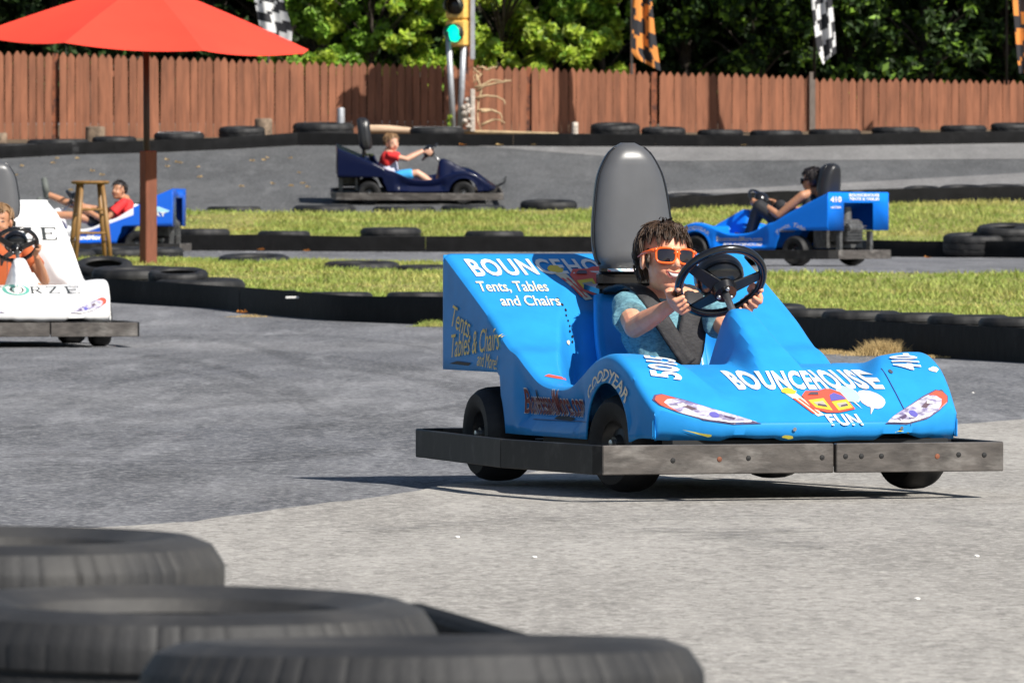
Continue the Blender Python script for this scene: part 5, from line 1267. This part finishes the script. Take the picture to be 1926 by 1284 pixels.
    if P_.get('face', True):
        poly_on_face(bvt, root, [[(-.024, -.048), (0, -.050), (.024, -.048), (.014, -.058), (0, -.062), (-.014, -.058)]], hc, HM, k, 'lip', .002, 'mouth')
    if P_.get('glasses'):
        sunglasses(root, hc, HM, k, P_['glasses'])
    return root, bvt, hc, HM
def sunglasses(root, hc, HM, k, frm):
    def W(p): return hc + HM @ (Vector((p[0], p[1] * 1.06, .004 + (p[2] - .003) * 1.12)) * k)
    g = MB(); ln = MB()
    for s_ in (-1, 1):
        pts = []; cx, cz = s_ * .0325, .003
        for j in range(28):
            q = 6.2832 * j / 28; c, sn = math.cos(q), math.sin(q); ax = .0285 * (1 + .10 * (sn > 0) * abs(sn)); az = .0215
            x = math.copysign(abs(c) ** .62, c) * ax; z = math.copysign(abs(sn) ** .62, sn) * az; yy = cx + x; pts.append((.098 - .0000 - (abs(yy) ** 2) * 5.2, yy, cz + z + s_ * 0))
        g.tube([W(p) for p in pts], .0040 * k, 8, closed=True)
        top = pts[1:14]
        n0 = len(ln.v); ctr_ = (.0985 - .0325 ** 2 * 5.2, cx, cz); ln.v += [tuple(W((ctr_[0] + .004, ctr_[1], ctr_[2])))] + [tuple(W(p)) for p in pts]
        ln.f += [(n0, n0 + 1 + j, n0 + 1 + (j + 1) % 28) for j in range(28)]; ln.m += [0] * 28
        g.tube([W((.098 - .06 ** 2 * 5.2, s_ * .059, .018)), W((.072, s_ * .070, .017)), W((.02, s_ * .0800, .012)), W((-.012, s_ * .0815, .004))], [.0062 * k, .0062 * k, .0046 * k, .003 * k], 8)
        g.ell(W((.079, s_ * .062, .019)), (.006 * k, .007 * k, .006 * k), nu=8, nv=6)
    g.tube([W((.0955, -.010, .010)), W((.0985, 0, .013)), W((.0955, .010, .010))], .0048 * k, 8)
    o = g.build('sunglasses', frm, root, smooth=True); ln.build('lens', 'lens', o, smooth=True)
# the boy
boy = dict(k=1.07, head=(-1.475, -.022, .757), hdir=(4, 5, -4), neck=(-1.53, 0, .64), chest=(-1.555, 0, .525), pelvis=(-1.56, 0, .33),
    sh=((-1.515, -.145, .600), (-1.515, .145, .600)), el=((-1.27, -.205, .53), (-1.30, .165, .50)), wr=((-1.095, -.142, .604), (-1.075, .125, .600)), phi=(214, -36), hk=1.12,
    hip=((-1.5, -.08, .30), (-1.5, .08, .30)), knee=((-1.12, -.16, .38), (-1.12, .16, .38)), ankle=((-.84, -.15, .27), (-.84, .15, .27)), foot=(.1, 0, .06), leg_r=(.06, .045, .033),
    skin='skin', shirt='tee', hi=True, vox=.0034, sm=3, sleeve=.60, wrinkle=.005, hairm='hair', glasses='orange', ends=1, seed=11, arm_r=(.040, .034, .024),
    hair=dict(n=320, front=.078, side=.012, vol=.99, messy=.9, thick=.0018, fringe=[(y_, .058 + random.uniform(-.004, .008), L_, dy_) for y_, L_, dy_ in [(-.056, .050, -.3), (-.050, .040, -.3), (-.043, .030, -.3), (-.036, .026, -.2), (-.028, .022, -.2), (-.020, .022, 0), (-.010, .024, .1), (-.002, .030, .1), (.004, .048, .1), (.008, .060, .1), (.012, .062, .05), (.016, .050, 0), (.024, .030, .1), (.033, .030, .2), (.041, .038, .2), (.047, .050, .2), (.053, .060, .1), (.058, .066, 0)]]),
    shorts='blackcloth', face=False)
pr, bvt, hc, HM = person(MW1, 'smiling boy in orange sunglasses steering the blue bounce house kart', boy)
poly_on_face(bvt, pr, [[(-.029, -.040), (-.014, -.0455), (0, -.047), (.014, -.0455), (.029, -.040), (.024, -.056), (.013, -.067), (0, -.071), (-.013, -.067), (-.024, -.056)]], hc, HM, 1.07, 'lip', .0015, 'lips')
poly_on_face(bvt, pr, [[(-.025, -.0435), (-.012, -.0490), (0, -.0505), (.012, -.0490), (.025, -.0435), (.019, -.056), (.010, -.0625), (0, -.064), (-.010, -.0625), (-.019, -.056)]], hc, HM, 1.07, 'mouthin', .0026, 'open_mouth')
poly_on_face(bvt, pr, [[(-.022, -.0455), (-.011, -.0500), (0, -.0513), (.011, -.0500), (.022, -.0455), (.016, -.0545), (.008, -.0585), (0, -.0592), (-.008, -.0585), (-.016, -.0545)]], hc, HM, 1.07, 'teeth', .0036, 'teeth')
def ribbon(pts, nrm, w_, name, m, parent, t=.008):
    b = MB(); pts = [Vector(p) for p in pts]; fine = []; n = len(pts)
    for i in range(n - 1):
        p0, p1, p2, p3 = pts[max(0, i - 1)], pts[i], pts[i + 1], pts[min(n - 1, i + 2)]
        for j in range(5):
            u = j / 5; fine.append((.5 * ((2 * p1) + (p2 - p0) * u + (2 * p0 - 5 * p1 + 4 * p2 - p3) * u * u + (3 * p1 - p0 - 3 * p2 + p3) * u ** 3), lerp(i, i + 1, u)))
    fine.append((pts[-1], n - 1)); W = []
    for q, (p, ti) in enumerate(fine):
        a = fine[max(0, q - 1)][0]; c = fine[min(len(fine) - 1, q + 1)][0]; T = (c - a).normalized(); i0 = int(min(ti, n - 1.001)); nn = Vector(nrm[i0]).lerp(Vector(nrm[min(i0 + 1, n - 1)]), ti - i0).normalized(); sd_ = T.cross(nn).normalized(); nn = sd_.cross(T)
        ww = w_[i0] + (w_[min(i0 + 1, n - 1)] - w_[i0]) * (ti - i0)
        row_ = []
        for j in range(7):
            u = -1 + j / 3; row_.append(p + sd_ * u * ww / 2 + nn * (t * .5 * (1 - .5 * u * u) + .003 * noise.noise(Vector((q * .7, u * 2, w_[0] * 100)))))
        W.append(row_)
    for r_ in W: b.v += [tuple(v) for v in r_]
    for i in range(len(W) - 1):
        for j in range(6): b.f.append((i * 7 + j, i * 7 + j + 1, (i + 1) * 7 + j + 1, (i + 1) * 7 + j)); b.m.append(0)
    o = b.build(name, m, parent, smooth=True); md = o.modifiers.new('thickness', 'SOLIDIFY'); md.thickness = t; md.offset = -1; return o
ribbon([(-1.80, -.13, .640), (-1.66, -.12, .668), (-1.55, -.105, .668), (-1.455, -.085, .625), (-1.428, -.045, .545), (-1.415, .005, .465), (-1.41, .045, .405)], [(0, 0, 1), (0, 0, 1), (.1, -.1, 1), (.8, -.1, .6), (1, -.1, .2), (1, 0, .1), (1, 0, 0)], [.05, .05, .055, .06, .06, .058, .055], 'harness_strap', 'harness', pr, .010)
ribbon([(-1.66, .09, .665), (-1.55, .095, .665), (-1.455, .085, .615), (-1.43, .065, .53), (-1.418, .05, .46), (-1.412, .04, .40)], [(0, 0, 1), (.1, .1, 1), (.8, .1, .6), (1, .1, .2), (1, 0, .1), (1, 0, 0)], [.05, .055, .085, .10, .10, .08], 'harness_strap', 'harness', pr, .011)

# the boy in the white kart
wk = dict(k=1.05, head=(-1.42, -.055, .84), hdir=(-12, 0, 0), neck=(-1.50, 0, .72), chest=(-1.53, 0, .58), pelvis=(-1.55, 0, .33), sh=((-1.51, -.14, .655), (-1.51, .14, .655)), el=((-1.30, -.20, .50), (-1.28, .24, .44)), wr=((-1.09, -.15, .60), (-1.07, .155, .60)), phi=(200, -20),
    hip=((-1.5, -.08, .30), (-1.5, .08, .30)), knee=((-1.1, -.16, .38), (-1.1, .16, .38)), ankle=((-.84, -.15, .27), (-.84, .15, .27)), skin='skin_tan', shirt='orangetee', vest='blackcloth', hairm='hair_blond', vox=.006, seed=3, hair=dict(n=110, front=.065, side=-.01, messy=.6, thick=.003, fringe=[(-.04, .05, .04, 0), (-.02, .05, .04, .1), (0, .05, .045, .1), (.02, .05, .04, 0), (.04, .05, .045, 0)]), shorts='blackcloth')
person(MW2, 'sandy-haired child in orange shirt driving the white kart', wk)
# the boy in the navy kart, face turned to the camera
nv_ = dict(k=1.14, head=(-1.50, -.02, .81), hdir=(-62, -2, 4), neck=(-1.545, 0, .70), chest=(-1.555, 0, .575), pelvis=(-1.55, 0, .36), sh=((-1.53, -.14, .655), (-1.53, .14, .655)), el=((-1.30, -.19, .60), (-1.32, .18, .58)), wr=((-1.09, -.12, .70), (-1.09, .12, .70)), phi=(180, 0),
    hip=((-1.48, -.08, .34), (-1.48, .08, .34)), knee=((-1.16, -.13, .41), (-1.16, .13, .40)), ankle=((-.92, -.12, .25), (-.92, .12, .25)), skin='skin_pale', shirt='redtee', vest=None, hairm='hair_blond', vox=.008, seed=4, shorts='blueshort', short_len=.7, hair=dict(n=80, front=.065, side=.0, messy=.4, thick=.003, fringe=[(-.03, .05, .03, 0), (0, .05, .03, 0), (.03, .05, .03, 0)]))
npn, _, _, _ = person(MW3, 'boy in red and grey shirt and blue shorts driving the navy kart', nv_)
b = MB(); b.cap((-1.548, -.01, .50), (-1.545, 0, .37), .132, .142); b.build('shirt_lower_half', 'greytee', npn, smooth=True)
# the woman in the departing kart
wm = dict(k=1.2, head=(-1.66, 0, .89), hdir=(5, 0, 0), neck=(-1.70, 0, .78), chest=(-1.69, 0, .61), pelvis=(-1.62, 0, .38), sh=((-1.65, -.16, .74), (-1.65, .165, .74)), el=((-1.40, -.22, .56), (-1.40, .25, .53)), wr=((-1.12, -.15, .66), (-1.12, .16, .66)), phi=(195, -15), arm_r=(.05, .038, .026),
    hip=((-1.52, -.10, .36), (-1.52, .10, .36)), knee=((-1.12, -.18, .62), (-1.12, .20, .62)), ankle=((-.95, -.18, .28), (-.95, .18, .28)), leg_r=(.09, .065, .045), skin='skin_tan', shirt='blackcloth', sleeve=0, hairm='hair_black', vox=.009, seed=6, shorts='blackcloth', short_len=1.0, glasses='gloss', face=False, hair=dict(n=110, front=.06, side=-.04, long=.05, vol=1.06, messy=.7, thick=.003, fringe=[]))
wp, _, hcw, HMw = person(MW4, 'dark-haired woman in black with bare arms driving the departing blue kart', wm)
b = MB(); rnd = random.Random(8)
for _ in range(110):
    p = Vector((rnd.uniform(-.10, -.05), rnd.uniform(-.07, .07), rnd.uniform(.0, .1))); L_ = rnd.uniform(.10, .26); d = Vector((-L_ * rnd.uniform(.5, 1), rnd.gauss(0, .03), rnd.uniform(-.10, .06)))
    b.tube([hcw + HMw @ q for q in (p, p + d * .5 + Vector((0, 0, .02)), p + d)], [.009, .007, .001], 5)
b.build('blown_hair', 'hair_black', wp, smooth=True)
# the rider in the blue and white kart, feet up on the nose
rd = dict(k=1.02, head=(-1.52, .02, .80), hdir=(60, 8, 0), neck=(-1.60, 0, .70), chest=(-1.62, 0, .58), pelvis=(-1.50, 0, .36), sh=((-1.6, -.14, .66), (-1.6, .14, .66)), el=((-1.35, -.2, .56), (-1.38, .24, .44)), wr=((-1.09, -.15, .62), (-1.09, .16, .60)), phi=(195, -20),
    hip=((-1.45, -.09, .36), (-1.45, .09, .36)), knee=((-1.02, -.14, .60), (-1.02, .17, .50)), ankle=((-.62, -.16, .76), (-.62, .20, .52)), foot=(.03, 0, .16), leg_r=(.07, .05, .036), skin='skin_tan', shirt='redtee', hairm='hair_black', vox=.009, seed=7, shorts='blackcloth', short_len=.55, shoe='greyshoe', hair=dict(n=80, front=.065, side=0, messy=.3, thick=.003, fringe=[]))
person(MW5, 'rider in red shirt with bare legs stretched forward in the blue and white kart', rd)
